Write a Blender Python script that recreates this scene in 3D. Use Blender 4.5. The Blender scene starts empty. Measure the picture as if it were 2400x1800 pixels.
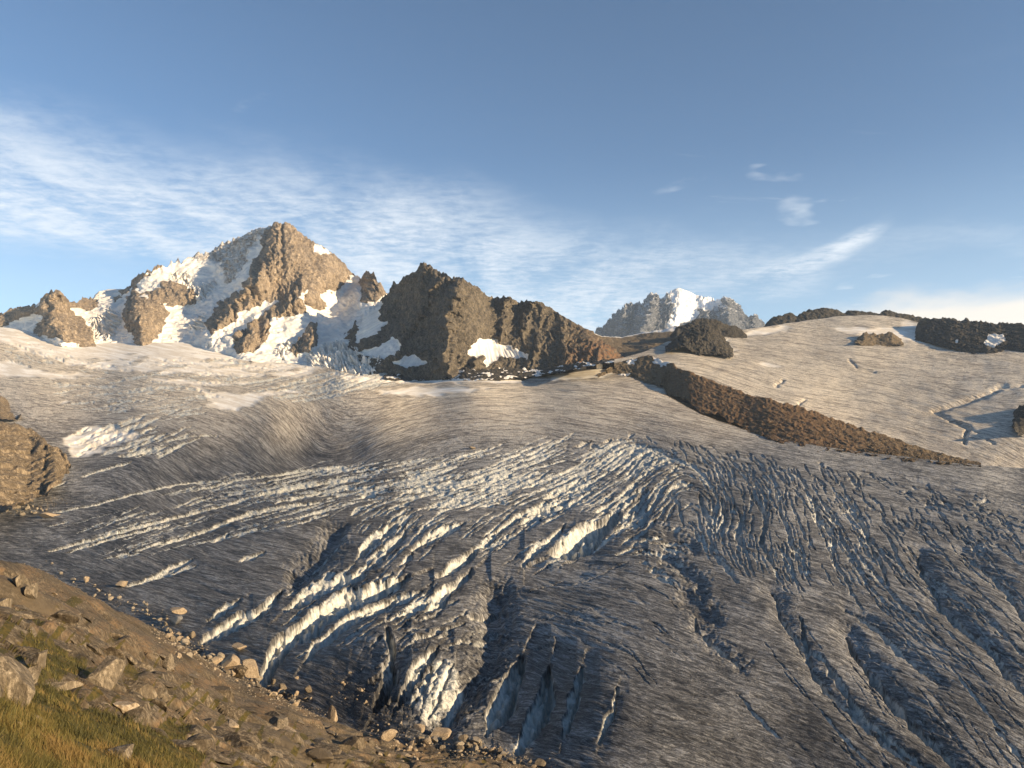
import bpy, math, random
import numpy as np
from mathutils import Vector
R = math.radians
rng = np.random.default_rng(7)
random.seed(7)
sc = bpy.context.scene
C = sc.collection

# ------------------------------------------------------------------ camera, sky, sun, exposure
F = 1746.0; CX = 1200.0; CY = 900.0; HY = 1000.0         # focal length, centre and horizon row of the 2400 x 1800 picture
PITCH = math.atan((HY - CY) / F)
cam = bpy.data.cameras.new('camera'); cam.sensor_width = 36; cam.lens = 36 * F / 2400
cam.clip_start = 0.5; cam.clip_end = 60000
cam_o = bpy.data.objects.new('camera', cam); C.objects.link(cam_o)
cam_o.rotation_euler = (R(90) + PITCH, 0, 0)
sc.camera = cam_o

SUN_AZ, SUN_EL = R(115), R(15)                           # clockwise from the view direction
sun_dir = Vector((math.sin(SUN_AZ) * math.cos(SUN_EL), math.cos(SUN_AZ) * math.cos(SUN_EL), math.sin(SUN_EL)))
sun = bpy.data.lights.new('sun', 'SUN'); sun.energy = 5.0; sun.angle = R(0.5); sun.color = (1.0, 0.76, 0.47)
sun_o = bpy.data.objects.new('sun', sun); C.objects.link(sun_o)
sun_o.rotation_euler = sun_dir.to_track_quat('Z', 'Y').to_euler()
vs = sc.view_settings
sc.display_settings.display_device = 'sRGB'
vs.view_transform = 'Standard'; vs.look = 'None'; vs.gamma = 1; vs.use_curve_mapping = False; vs.exposure = 0.98

class NT:
    """short node-tree writer"""
    def __init__(s, tree): s.t = tree; tree.nodes.clear()
    def n(s, kind, **kw):
        nd = s.t.nodes.new(kind)
        for k, v in kw.items(): setattr(nd, k, v)
        return nd
    def link(s, a, b): s.t.links.new(a, b)
    def put(s, sock, v):
        if isinstance(v, bpy.types.NodeSocket): s.t.links.new(v, sock)
        else: sock.default_value = v
    def math(s, op, a, b=0.0, c=0.0, clamp=False):
        nd = s.n('ShaderNodeMath', operation=op, use_clamp=clamp)
        s.put(nd.inputs[0], a); s.put(nd.inputs[1], b); s.put(nd.inputs[2], c)
        return nd.outputs[0]
    def vmath(s, op, a, b=(0, 0, 0)):
        nd = s.n('ShaderNodeVectorMath', operation=op); s.put(nd.inputs[0], a); s.put(nd.inputs[1], b)
        return nd.outputs[0]
    def step(s, x, lo, hi, a=0.0, b=1.0):
        nd = s.n('ShaderNodeMapRange', interpolation_type='SMOOTHSTEP')
        s.put(nd.inputs[0], x); s.put(nd.inputs[1], lo); s.put(nd.inputs[2], hi); s.put(nd.inputs[3], a); s.put(nd.inputs[4], b)
        return nd.outputs[0]
    def mix(s, f, a, b):
        nd = s.n('ShaderNodeMix', data_type='RGBA')
        s.put(nd.inputs[0], f); s.put(nd.inputs[6], a if isinstance(a, bpy.types.NodeSocket) else (*a, 1)); s.put(nd.inputs[7], b if isinstance(b, bpy.types.NodeSocket) else (*b, 1))
        return nd.outputs[2]
    def noise(s, v, scale=1, detail=4, rough=0.55, dist=0.0):
        nd = s.n('ShaderNodeTexNoise'); s.put(nd.inputs['Vector'], v)
        nd.inputs['Scale'].default_value = scale; nd.inputs['Detail'].default_value = detail
        nd.inputs['Roughness'].default_value = rough; nd.inputs['Distortion'].default_value = dist
        return nd.outputs[0]
    def mapping(s, v, scale=(1, 1, 1), rot=(0, 0, 0), loc=(0, 0, 0)):
        nd = s.n('ShaderNodeMapping'); s.put(nd.inputs[0], v); nd.inputs[1].default_value = loc
        nd.inputs[2].default_value = rot; nd.inputs[3].default_value = scale
        return nd.outputs[0]
    def attr(s, name, out='Fac'):
        nd = s.n('ShaderNodeAttribute', attribute_name=name); return nd.outputs[out]
    def curve(s, x, pts):
        nd = s.n('ShaderNodeFloatCurve'); s.put(nd.inputs['Value'], x)
        cv = nd.mapping.curves[0]
        while len(cv.points) < len(pts): cv.points.new(0.5, 0.5)
        for p, q in zip(cv.points, pts): p.location = q
        nd.mapping.update()
        return nd.outputs[0]

world = bpy.data.worlds.new('World'); sc.world = world; world.use_nodes = True
w = NT(world.node_tree)
sky = w.n('ShaderNodeTexSky', sky_type='NISHITA', sun_disc=False)
sky.sun_elevation = SUN_EL; sky.sun_rotation = SUN_AZ; sky.altitude = 2700; sky.air_density = 1.0; sky.dust_density = .5; sky.ozone_density = 2.2
SKY_STR = 0.074
geo = w.n('ShaderNodeTexCoord').outputs['Generated']
sx = w.n('ShaderNodeSeparateXYZ'); w.link(geo, sx.inputs[0])
az = w.math('ARCTAN2', sx.outputs[0], sx.outputs[1])     # azimuth of the sky direction, 0 = straight ahead
el = w.math('ARCSINE', sx.outputs[2])
azn = w.math('ADD', w.math('DIVIDE', az, 2 * math.pi), 0.5)
# cirrus sheet: planar layer high above
zc = w.math('MAXIMUM', w.math('ADD', sx.outputs[2], 0.06), 0.03)
cx_ = w.math('DIVIDE', sx.outputs[0], zc); cy_ = w.math('DIVIDE', sx.outputs[1], zc)
cv = w.n('ShaderNodeCombineXYZ'); w.link(cx_, cv.inputs[0]); w.link(cy_, cv.inputs[1])
def sky_px(x, y):                                        # pixel of the photograph -> azimuth fraction, elevation
    v = Vector(((x - CX), F, (HY - y))); v.normalize()
    return math.atan2(v.x, v.y) / (2 * math.pi) + 0.5, math.asin(v.z)
up = [(-700, 150), (0, 205), (300, 270), (700, 345), (1050, 420), (1350, 510), (1600, 560), (1900, 540), (2150, 520), (2600, 690), (3300, 760)]
lo = [(-700, 600), (0, 560), (300, 590), (700, 780), (1050, 800), (1350, 800), (1700, 700), (1900, 660), (2000, 580), (2600, 700), (3300, 760)]
upc = [(0, .2)] + [(a, e) for a, e in (sky_px(*p) for p in up)] + [(1, .2)]
loc_ = [(0, .15)] + [(a, e) for a, e in (sky_px(*p) for p in lo)] + [(1, .15)]
warp = w.noise(w.mapping(cv.outputs[0], (1.1, 1.1, 1)), 1.0, 4, .6)
wv = w.math('MULTIPLY', w.math('SUBTRACT', warp, .5), .16)
elw = w.math('ADD', el, wv)
eu = w.curve(azn, upc); elo = w.curve(azn, loc_)
band = w.math('MULTIPLY', w.step(w.math('SUBTRACT', eu, elw), -.03, .10), w.step(w.math('SUBTRACT', elw, elo), -.03, .035))
streak = w.noise(w.mapping(cv.outputs[0], (2.2, .75, 1), (0, 0, R(-52))), 1.15, 9, .62, .35)
mott = w.noise(w.mapping(cv.outputs[0], (4.2, 6.5, 1), (0, 0, R(-35))), 2.6, 5, .65, .3)
big = w.noise(w.mapping(cv.outputs[0], (.5, .35, 1), (0, 0, R(-50))), 1.3, 3, .5)
dens = w.math('ADD', w.math('MULTIPLY', streak, .52), w.math('ADD', w.math('MULTIPLY', mott, .36), w.math('MULTIPLY', big, .30)))
cir = w.math('MULTIPLY', w.step(dens, .44, .76), w.math('MULTIPLY', band, .96))
# low warm cloud bank on the right
lowcurve = [(0, .03)] + [sky_px(*p) for p in [(-700, 1020), (1250, 1010), (1700, 800), (1850, 735), (2000, 700), (2150, 664), (2400, 660), (2700, 700), (3500, 930)]] + [(1, .03)]
puff = w.noise(w.mapping(geo, (9, 9, 26)), 1.0, 6, .55)
bank = w.step(w.math('SUBTRACT', w.math('ADD', w.curve(azn, lowcurve), w.math('MULTIPLY', w.math('SUBTRACT', puff, .52), .05)), el), -.004, .03)
bank = w.math('MULTIPLY', bank, .8)
# a few stray wisps
wis = w.noise(w.mapping(cv.outputs[0], (2.0, 5.5, 1), (0, 0, R(-75)), (3.1, 1.2, 0)), 1.0, 6, .6, .5)
wmask = w.step(az, .1, .3); wmask = w.math('MULTIPLY', wmask, w.step(el, .42, .25))
wis = w.math('MULTIPLY', w.math('MULTIPLY', w.step(wis, .62, .78), wmask), .35)
a0, e0 = sky_px(1780, 640); a1, e1 = sky_px(2075, 528)
uu = w.math('DIVIDE', w.math('SUBTRACT', azn, a0), a1 - a0)
dl = w.math('ABSOLUTE', w.math('SUBTRACT', w.math('ADD', el, w.math('MULTIPLY', wv, .25)), w.math('ADD', w.math('MULTIPLY', w.math('POWER', w.math('MAXIMUM', uu, 0.0), 1.5), e1 - e0), e0)))
plume = w.math('MULTIPLY', w.step(dl, .022, .0), w.math('MULTIPLY', w.step(uu, -.9, .5), w.step(uu, 1.15, .8)))
plume = w.math('MULTIPLY', plume, w.math('MULTIPLY', w.step(dens, .44, .70), .85))
for (qx, qy, ra, re) in ((1878, 468, .026, .010), (1840, 405, .040, .007), (2030, 652, .034, .006), (1600, 425, .035, .012), (590, 240, .03, .008), (2370, 622, .03, .005)):
    qa, qe = sky_px(qx, qy)
    da = w.math('DIVIDE', w.math('SUBTRACT', azn, qa), ra / 6.283); de = w.math('DIVIDE', w.math('SUBTRACT', elw, qe), re)
    dq = w.math('ADD', w.math('MULTIPLY', da, da), w.math('MULTIPLY', de, de))
    cir = w.math('MAXIMUM', cir, w.math('MULTIPLY', w.step(dq, 1.3, .0), w.math('MULTIPLY', w.step(puff, .42, .66), .42)))
cirt = w.math('MAXIMUM', w.math('MAXIMUM', cir, wis), plume)
hz = w.step(el, .36, -.02, 0.0, .50)
SC = 1 / SKY_STR
skyc = w.n('ShaderNodeVectorMath', operation='MULTIPLY'); w.link(sky.outputs[0], skyc.inputs[0]); skyc.inputs[1].default_value = (.84, 1.03, 1.08)
col = w.mix(hz, skyc.outputs[0], (.40 * SC, .52 * SC, .60 * SC))
col = w.mix(cirt, col, (.50 * SC, .53 * SC, .56 * SC))
col = w.mix(bank, col, (.66 * SC, .57 * SC, .46 * SC))
bg = w.n('ShaderNodeBackground'); w.link(col, bg.inputs[0]); bg.inputs[1].default_value = SKY_STR
wo = w.n('ShaderNodeOutputWorld'); w.link(bg.outputs[0], wo.inputs[0])

# ------------------------------------------------------------------ maths helpers
def hsh(ix, iy, iz, seed):
    h = (ix.astype(np.int64) * 374761393 + iy.astype(np.int64) * 668265263 + iz.astype(np.int64) * 2147483647 + seed * 974634777) & 0xffffffff
    h = ((h ^ (h >> 13)) * 1274126177) & 0xffffffff
    h = ((h ^ (h >> 15)) * 2246822519) & 0xffffffff
    return (h ^ (h >> 16)) & 0xffff
_a = rng.uniform(0, 2 * np.pi, 65536).astype(np.float32)
_z = rng.uniform(-1, 1, 65536).astype(np.float32)
G3 = np.stack([np.sqrt(1 - _z ** 2) * np.cos(_a), np.sqrt(1 - _z ** 2) * np.sin(_a), _z], 1)
G2 = np.stack([np.cos(_a), np.sin(_a)], 1)
U1 = rng.random(65536).astype(np.float32)
def noise2(x, y, seed=0):
    ix, iy = np.floor(x), np.floor(y); fx = (x - ix).astype(np.float32); fy = (y - iy).astype(np.float32)
    ix = ix.astype(np.int64); iy = iy.astype(np.int64); zz = np.zeros_like(ix)
    u = fx * fx * fx * (fx * (fx * 6 - 15) + 10); v = fy * fy * fy * (fy * (fy * 6 - 15) + 10)
    def c(dx, dy):
        g = G2[hsh(ix + dx, iy + dy, zz, seed)]
        return g[..., 0] * (fx - dx) + g[..., 1] * (fy - dy)
    a, b, c2, d = c(0, 0), c(1, 0), c(0, 1), c(1, 1)
    return ((a + (b - a) * u) * (1 - v) + (c2 + (d - c2) * u) * v) * 1.5
def noise3(p, seed=0):
    ip = np.floor(p); f = (p - ip).astype(np.float32); ip = ip.astype(np.int64)
    w3 = f * f * f * (f * (f * 6 - 15) + 10)
    out = 0
    for dx in (0, 1):
        for dy in (0, 1):
            for dz in (0, 1):
                g = G3[hsh(ip[..., 0] + dx, ip[..., 1] + dy, ip[..., 2] + dz, seed)]
                dd = g[..., 0] * (f[..., 0] - dx) + g[..., 1] * (f[..., 1] - dy) + g[..., 2] * (f[..., 2] - dz)
                out = out + dd * (w3[..., 0] if dx else 1 - w3[..., 0]) * (w3[..., 1] if dy else 1 - w3[..., 1]) * (w3[..., 2] if dz else 1 - w3[..., 2])
    return out * 1.5
def fbm2(x, y, o=4, seed=0, g=.5):
    s = 0; a = 1.0
    for k in range(o): s = s + a * noise2(x * 2 ** k, y * 2 ** k, seed + k); a *= g
    return s
def fbm3(p, o=4, seed=0, g=.5, ridged=False):
    s = 0; a = 1.0
    for k in range(o):
        n = noise3(p * 2.03 ** k, seed + k)
        s = s + a * ((1 - 2 * np.abs(n)) if ridged else n); a *= g
    return s
def voro(p, seed=0, tilt=1.0):
    """cellular blocks: returns (height with a random plane per cell, F2-F1)"""
    ip = np.floor(p[..., :2]); ip = ip.astype(np.int64)
    f1 = np.full(p.shape[:-1], 9.0, np.float32); f2 = f1.copy(); h = np.zeros_like(f1)
    zz = np.zeros_like(ip[..., 0])
    for dx in (-1, 0, 1):
        for dy in (-1, 0, 1):
            cx, cy = ip[..., 0] + dx, ip[..., 1] + dy
            k1 = hsh(cx, cy, zz, seed); k2 = hsh(cx, cy, zz, seed + 51)
            px = cx + U1[k1]; py = cy + U1[k2]
            ex = (p[..., 0] - px).astype(np.float32); ey = (p[..., 1] - py).astype(np.float32)
            d = ex * ex + ey * ey
            g = G2[k2]
            hh = (U1[(k1 * 7 + 13) & 65535] - .5) + tilt * (g[..., 0] * ex + g[..., 1] * ey)
            new = d < f1
            f2 = np.where(new, f1, np.minimum(f2, d)); h = np.where(new, hh, h); f1 = np.where(new, d, f1)
    return h, np.sqrt(f2) - np.sqrt(f1)
def sstep(x, a, b):
    t = np.clip((x - a) / (b - a), 0, 1); return t * t * (3 - 2 * t)
def interp(pts):
    xs = [p[0] for p in pts]; ys = [p[1] for p in pts]
    return lambda x: np.interp(x, xs, ys)
class TPS:
    """thin-plate spline through (x, y, value)"""
    def __init__(s, pts, lam=0.0):
        P = np.array(pts, float); s.c = P[:, :2] / 1000.0; n = len(P)
        K = s.k(np.linalg.norm(s.c[:, None] - s.c[None], axis=2)) + lam * np.eye(n)
        A = np.zeros((n + 3, n + 3)); A[:n, :n] = K; A[:n, n] = 1; A[:n, n + 1:] = s.c; A[n, :n] = 1; A[n + 1:, :n] = s.c.T
        s.w = np.linalg.solve(A, np.r_[P[:, 2], 0, 0, 0])
    def k(s, r): return r * r * np.log(r + 1e-9)
    def __call__(s, x, y):
        x = np.asarray(x, float) / 1000; y = np.asarray(y, float) / 1000
        x, y = np.broadcast_arrays(x, y)
        n = len(s.c); o = s.w[n] + s.w[n + 1] * x + s.w[n + 2] * y
        for i in range(n): o = o + s.w[i] * s.k(np.sqrt((x - s.c[i, 0]) ** 2 + (y - s.c[i, 1]) ** 2))
        return o
class Depth:
    def __init__(s, pts, lam=0.0): s.t = TPS([(x, y, math.log(d)) for x, y, d in pts], lam)
    def __call__(s, x, y): return np.exp(s.t(x, y))
def world_of(x, y, Y):
    """place on the line through picture point (x, y) at forward distance Y (metres)"""
    x = np.asarray(x, float); y = np.asarray(y, float)
    u = (x - CX) / F; v = (CY - y) / F
    cp, sp = math.cos(PITCH), math.sin(PITCH)
    wy = cp - v * sp; wz = sp + v * cp
    return np.stack([u / wy * Y, Y * np.ones_like(u), wz / wy * Y], -1)
def px_of(P):
    cp, sp = math.cos(PITCH), math.sin(PITCH)
    f = P[..., 1] * cp + P[..., 2] * sp; u = P[..., 2] * cp - P[..., 1] * sp
    return CX + F * P[..., 0] / f, CY - F * u / f
def inpoly(x, y, poly):
    ins = np.zeros(x.shape, bool); n = len(poly)
    for i in range(n):
        x1, y1 = poly[i]; x2, y2 = poly[(i + 1) % n]
        if y1 == y2: continue
        c = ((y1 > y) != (y2 > y)) & (x < (x2 - x1) * (y - y1) / (y2 - y1) + x1)
        ins ^= c
    return ins
def blur(m, r, it=2):
    m = m.astype(np.float32)
    for _ in range(it):
        for ax in (0, 1):
            k = r if np.isscalar(r) else r[ax]
            k = int(k)
            if k < 1: continue
            pad = [(0, 0), (0, 0)]; pad[ax] = (k + 1, k)
            c = np.cumsum(np.pad(m, pad, mode='edge'), axis=ax, dtype=np.float64)
            n = m.shape[ax]
            a = np.take(c, range(2 * k + 1, 2 * k + 1 + n), axis=ax); b = np.take(c, range(0, n), axis=ax)
            m = ((a - b) / (2 * k + 1)).astype(np.float32)
    return m
def segdist(x, y, line):
    """distance to polyline and position along it"""
    d = np.full(x.shape, 1e9)
    for (x1, y1), (x2, y2) in zip(line[:-1], line[1:]):
        L = (x2 - x1) ** 2 + (y2 - y1) ** 2 + 1e-9
        t = np.clip(((x - x1) * (x2 - x1) + (y - y1) * (y2 - y1)) / L, 0, 1)
        d = np.minimum(d, np.hypot(x - x1 - t * (x2 - x1), y - y1 - t * (y2 - y1)))
    return d
def normals(P):
    du = np.gradient(P, axis=1); dv = np.gradient(P, axis=0)
    n = np.cross(du, dv); n /= np.linalg.norm(n, axis=-1, keepdims=True) + 1e-12
    v = np.sum(n * P, -1, keepdims=True)                 # towards the viewer's side
    return np.where(v > 0, -n, n)
def face_dir(P, ry, rx, zk=.35):
    """smooth outward direction of a rock face, flattened so that outlines keep their place"""
    Q = np.stack([blur(P[..., k], (ry, rx), 2) for k in range(3)], -1)
    n = normals(Q); n[..., 2] *= zk
    return n / np.linalg.norm(n, axis=-1, keepdims=True)
def grid_mesh(name, P, mat, attrs=None, keep=None, smooth=True, kind='structure', label=None, cat=None):
    ny, nx = P.shape[:2]
    me = bpy.data.meshes.new(name)
    idx = np.arange(ny * nx).reshape(ny, nx)
    q = np.stack([idx[:-1, :-1], idx[1:, :-1], idx[1:, 1:], idx[:-1, 1:]], -1)
    if keep is not None: q = q[keep[:-1, :-1] & keep[1:, 1:]]
    q = q.reshape(-1, 4)
    used = np.unique(q); remap = np.zeros(ny * nx, np.int32); remap[used] = np.arange(len(used))
    q = remap[q]; V = P.reshape(-1, 3)[used]
    me.vertices.add(len(V)); me.vertices.foreach_set('co', V.astype(np.float32).ravel())
    me.loops.add(len(q) * 4); me.loops.foreach_set('vertex_index', q.ravel().astype(np.int32))
    me.polygons.add(len(q)); me.polygons.foreach_set('loop_start', np.arange(0, len(q) * 4, 4, dtype=np.int32))
    me.polygons.foreach_set('loop_total', np.full(len(q), 4, np.int32))
    me.polygons.foreach_set('use_smooth', np.full(len(q), smooth))
    me.update(calc_edges=True)
    for k, v in (attrs or {}).items():
        v = np.asarray(v, np.float32)
        if v.ndim == 3:
            a = me.attributes.new(k, 'FLOAT_VECTOR', 'POINT'); a.data.foreach_set('vector', v.reshape(-1, v.shape[-1])[used].ravel())
        else:
            a = me.attributes.new(k, 'FLOAT', 'POINT'); a.data.foreach_set('value', v.ravel()[used])
    me.materials.append(mat)
    o = bpy.data.objects.new(name, me); C.objects.link(o)
    if kind: o['kind'] = kind
    if label: o['label'] = label
    if cat: o['category'] = cat
    return o
def orient(P):
    """True when faces built by grid_mesh look towards the viewer"""
    return True

# ------------------------------------------------------------------ materials
def new_mat(name):
    m = bpy.data.materials.new(name); m.use_nodes = True
    t = NT(m.node_tree); b = t.n('ShaderNodeBsdfPrincipled'); o = t.n('ShaderNodeOutputMaterial'); t.link(b.outputs[0], o.inputs[0])
    b.inputs['Roughness'].default_value = .85; b.inputs['Specular IOR Level'].default_value = .25
    return m, t, b
def bump(t, h, dist, strength=1.0, normal=None):
    nd = t.n('ShaderNodeBump'); nd.inputs['Strength'].default_value = strength; nd.inputs['Distance'].default_value = dist
    t.link(h, nd.inputs['Height'])
    if normal is not None: t.link(normal, nd.inputs['Normal'])
    return nd.outputs[0]

def ice_material():
    m, t, b = new_mat('dirty_glacier_ice')
    pos = t.n('ShaderNodeNewGeometry').outputs['Position']
    fl = t.attr('flow', 'Vector')
    fa = t.mapping(fl, (2.3, .30, 1)); fb = t.mapping(fl, (5.2, .85, 1), (0, 0, .03), (7, 3, 0)); fc = t.mapping(fl, (.26, .06, 1), (0, 0, 0), (1, 9, 0))
    n1 = t.noise(fa, 1.1, 5, .62, .25); n2 = t.noise(fb, 1.0, 3, .7, .5); n3 = t.noise(fc, 1.0, 4, .6, .3)
    gr = t.noise(t.mapping(fl, (4.2, 2.6, 1)), 1.0, 3, .8)
    patch = t.noise(pos, .02, 5, .6)
    s = t.math('ADD', t.math('MULTIPLY', n1, .40), t.math('ADD', t.math('MULTIPLY', n2, .26), t.math('ADD', t.math('MULTIPLY', n3, .24), t.math('MULTIPLY', gr, .17))))
    dirt_shade = t.attr('dirt_shade')  # grit on the ice together with painted shade
    bnd = t.noise(t.mapping(fl, (.06, .018, 1), (0, 0, 0), (3, 5, 0)), 1.0, 4, .6, .6)
    s = t.math('ADD', s, t.math('MULTIPLY', t.math('SUBTRACT', bnd, .5), .16))
    th = t.math('ADD', t.math('ADD', s, t.math('MULTIPLY', t.math('SUBTRACT', patch, .5), .12)), t.math('MULTIPLY', t.math('SUBTRACT', .62, dirt_shade), .13))
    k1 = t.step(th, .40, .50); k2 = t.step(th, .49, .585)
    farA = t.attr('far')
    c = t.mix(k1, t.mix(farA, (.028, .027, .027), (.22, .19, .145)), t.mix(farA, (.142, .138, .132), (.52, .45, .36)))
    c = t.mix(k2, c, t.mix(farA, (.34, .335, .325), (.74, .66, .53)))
    g1 = t.noise(t.mapping(fl, (.85, .06, 1), (0, 0, .02), (4, 8, 0)), 1.0, 5, .55, .2)
    gro = t.step(t.math('ABSOLUTE', t.math('SUBTRACT', g1, .5)), .004, .042)
    g2 = t.noise(t.mapping(fl, (2.6, .3, 1), (0, 0, -.03), (9, 2, 0)), 1.0, 4, .6, .3)
    gro2 = t.step(t.math('ABSOLUTE', t.math('SUBTRACT', g2, .5)), .004, .035)
    gg = t.math('MULTIPLY', t.math('ADD', t.math('MULTIPLY', gro, .7), .3), t.math('ADD', t.math('MULTIPLY', gro2, .55), .45))
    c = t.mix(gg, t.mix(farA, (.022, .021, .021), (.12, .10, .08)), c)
    wallv = t.noise(pos, .35, 4, .6)
    wall = t.mix(t.step(wallv, .3, .75), (.40, .43, .41), (.82, .78, .69))
    cl = t.math('MULTIPLY', t.attr('clean'), t.step(t.math('ADD', t.math('ADD', t.math('MULTIPLY', n2, .5), t.math('MULTIPLY', wallv, .5)), t.math('MULTIPLY', t.attr('clean'), .34)), .58, .80))
    c = t.mix(cl, c, wall)
    sn = t.attr('snow')
    snc = t.mix(t.step(t.noise(fc, 2.0, 5, .65), .42, .62), (.72, .65, .54), (.92, .88, .80))
    snf = t.math('MULTIPLY', sn, t.step(t.math('ADD', s, t.math('MULTIPLY', sn, .6)), .62, .88))
    c = t.mix(snf, c, snc)
    t.link(c, b.inputs['Base Color'])
    b.inputs['Roughness'].default_value = .62
    hh = t.math('ADD', t.math('ADD', t.math('MULTIPLY', n1, .9), t.math('MULTIPLY', gg, .22)), t.math('ADD', t.math('MULTIPLY', n2, .6), t.math('MULTIPLY', gr, .5)))
    sc_ = t.attr('pix')
    hh = t.math('MULTIPLY', hh, t.math('MULTIPLY', sc_, t.math('SUBTRACT', 1.0, t.math('MULTIPLY', sn, .85))))
    t.link(bump(t, hh, 16.0, 1.0), b.inputs['Normal'])
    return m
def rock_material(name, c1, c2, c3, scale, bd, snow=None, dust=0.0, stain=None, veg=False):
    """c1 dark, c2 mid, c3 pale; scale in 1/m of the largest blotches; snow/moss from attributes"""
    m, t, b = new_mat(name)
    g = t.n('ShaderNodeNewGeometry'); pos = g.outputs['Position']
    n1 = t.noise(pos, scale, 6, .6, .3); n2 = t.noise(pos, scale * 5.3, 6, .68, .4); n3 = t.noise(t.mapping(pos, (1, 1, .35), (.5, .3, 0)), scale * 17, 5, .7)
    c = t.mix(t.step(t.math('ADD', t.math('MULTIPLY', n1, .5), t.math('MULTIPLY', n2, .5)), .38, .62), c1, c2)
    c = t.mix(t.math('MULTIPLY', t.step(n3, .46, .64), .85), c, c3)
    n4 = t.noise(pos, scale * 70, 4, .75); c = t.mix(t.math('MULTIPLY', t.step(n4, .50, .40), .5), c, tuple(v * .5 for v in c1))
    dk = t.step(t.noise(t.mapping(pos, (1, 1, .22)), scale * 9, 4, .7, .6), .34, .46)
    c = t.mix(t.math('SUBTRACT', 1.0, dk), c, tuple(v * .35 for v in c1))
    stv = t.noise(t.mapping(pos, (1, 1, .13), (0, .18, 0)), scale * 11, 6, .72, .5)
    c = t.mix(t.math('MULTIPLY', t.step(stv, .56, .44), .62), c, tuple(v * .6 for v in c1))
    c = t.mix(t.math('MULTIPLY', t.step(stv, .55, .66), .5), c, c3)
    if stain:
        c = t.mix(t.math('MULTIPLY', t.attr('stain'), t.step(n2, .38, .6)), c, stain)
    if veg:
        c = t.mix(t.math('MULTIPLY', t.attr('crack'), .85), c, (.035, .026, .014))
        big = t.noise(pos, .045, 5, .65); c = t.mix(t.step(big, .52, .66), c, tuple(v * .55 for v in c2))
        vg = t.attr('moss'); gn = t.noise(pos, 2.2, 5, .7)
        gc = t.mix(t.step(gn, .35, .65), (.040, .038, .010), (.095, .068, .018))
        c = t.mix(t.step(t.math('ADD', vg, t.math('MULTIPLY', t.math('SUBTRACT', gn, .5), .9)), .42, .62), c, gc)
    hh = t.math('ADD', t.math('MULTIPLY', n2, .7), t.math('MULTIPLY', n3, .4))
    if snow is not None:
        nz = t.n('ShaderNodeSeparateXYZ'); t.link(g.outputs['Normal'], nz.inputs[0])
        sa = t.attr('snow')
        led = t.math('ADD', t.math('MULTIPLY', nz.outputs[2], .42), t.math('MULTIPLY', n3, .8))
        ds = t.math('MULTIPLY', t.step(t.math('ADD', led, t.math('MULTIPLY', t.attr('dust'), .55)), .98, 1.12), .9)
        sf = t.math('MAXIMUM', t.step(t.math('ADD', sa, t.math('MULTIPLY', t.math('SUBTRACT', n2, .5), .5)), .42, .58), ds)
        gb = t.noise(pos, scale * 3, 4, .6)
        c = t.mix(sf, c, t.mix(t.step(gb, .3, .7), (.66, .64, .61), snow))
        hh = t.math('MULTIPLY', hh, t.math('SUBTRACT', 1.0, t.math('MULTIPLY', sf, .8)))
    t.link(c, b.inputs['Base Color'])
    t.link(bump(t, hh, bd, .9), b.inputs['Normal'])
    b.inputs['Roughness'].default_value = .9
    return m
SNOW = (.82, .78, .71)
M_ICE = ice_material()
M_PEAK = rock_material('pale_granite_and_snow', (.22, .175, .13), (.38, .30, .215), (.50, .41, .30), .008, 8, SNOW)
M_DARK = rock_material('dark_gneiss', (.08, .068, .052), (.16, .135, .10), (.26, .215, .155), .012, 5, SNOW, stain=(.19, .105, .055))
M_FAR = rock_material('far_granite', (.085, .09, .10), (.14, .145, .16), (.21, .215, .23), .004, 16, (.88, .9, .92))  # dark bluish tones carry distance haze and shade in the rock colour
M_RIDGE = rock_material('black_ridge_rock', (.034, .031, .027), (.085, .075, .06), (.19, .165, .125), .035, 8, SNOW)
M_BROWN = rock_material('rusty_moraine_rock', (.085, .064, .036), (.28, .205, .12), (.48, .385, .26), .05, 6, SNOW, stain=(.19, .10, .045))
M_SLOPE = rock_material('tan_gneiss_slab', (.074, .056, .036), (.175, .135, .088), (.28, .228, .16), .22, .34, stain=(.20, .125, .065), veg=True)
M_TAN = rock_material('smooth_tan_bedrock', (.14, .105, .065), (.27, .205, .13), (.40, .32, .22), .03, 2.5, SNOW, stain=(.2, .12, .06))
M_BOULD = rock_material('pale_granite_boulder', (.26, .19, .12), (.42, .33, .22), (.52, .44, .33), .5, .12)
M_BOULDG = rock_material('grey_boulder', (.12, .095, .065), (.22, .175, .12), (.34, .28, .20), .5, .15)

# ------------------------------------------------------------------ generic patch: a surface seen between two outlines
def patch(top, bot, x0, x1, nx, ny, depth, relief=None, back=None, power=1.0):
    """returns px, py, v, P : grid from the upper outline (v=0) to the lower one (v=1)"""
    xs = np.linspace(x0, x1, nx); v = np.linspace(0, 1, ny) ** power
    X = np.broadcast_to(xs, (ny, nx)).copy(); t_ = top(xs); b_ = bot(xs)
    Yp = t_[None] + (b_ - t_)[None] * v[:, None]
    D = depth(X, Yp)
    if relief is not None: D = relief(X, Yp, D, v[:, None] * np.ones_like(X))
    return X, Yp, v[:, None] * np.ones_like(X), world_of(X, Yp, D)
def add_back(P, rows, run, drop):
    """the hidden far side: goes on away from the viewer and down"""
    out = [P]; top = P[0]
    ext = []
    for k in range(1, rows + 1):
        q = top.copy(); q[:, 1] += run * k / rows; q[:, 0] *= q[:, 1] / top[:, 1]; q[:, 2] -= drop * (k / rows) ** 1.3
        ext.append(q)
    return np.concatenate([np.array(ext[::-1]), P], 0)
def pad_attr(a, rows): return np.concatenate([np.repeat(a[:1], rows, 0), a], 0)
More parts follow.
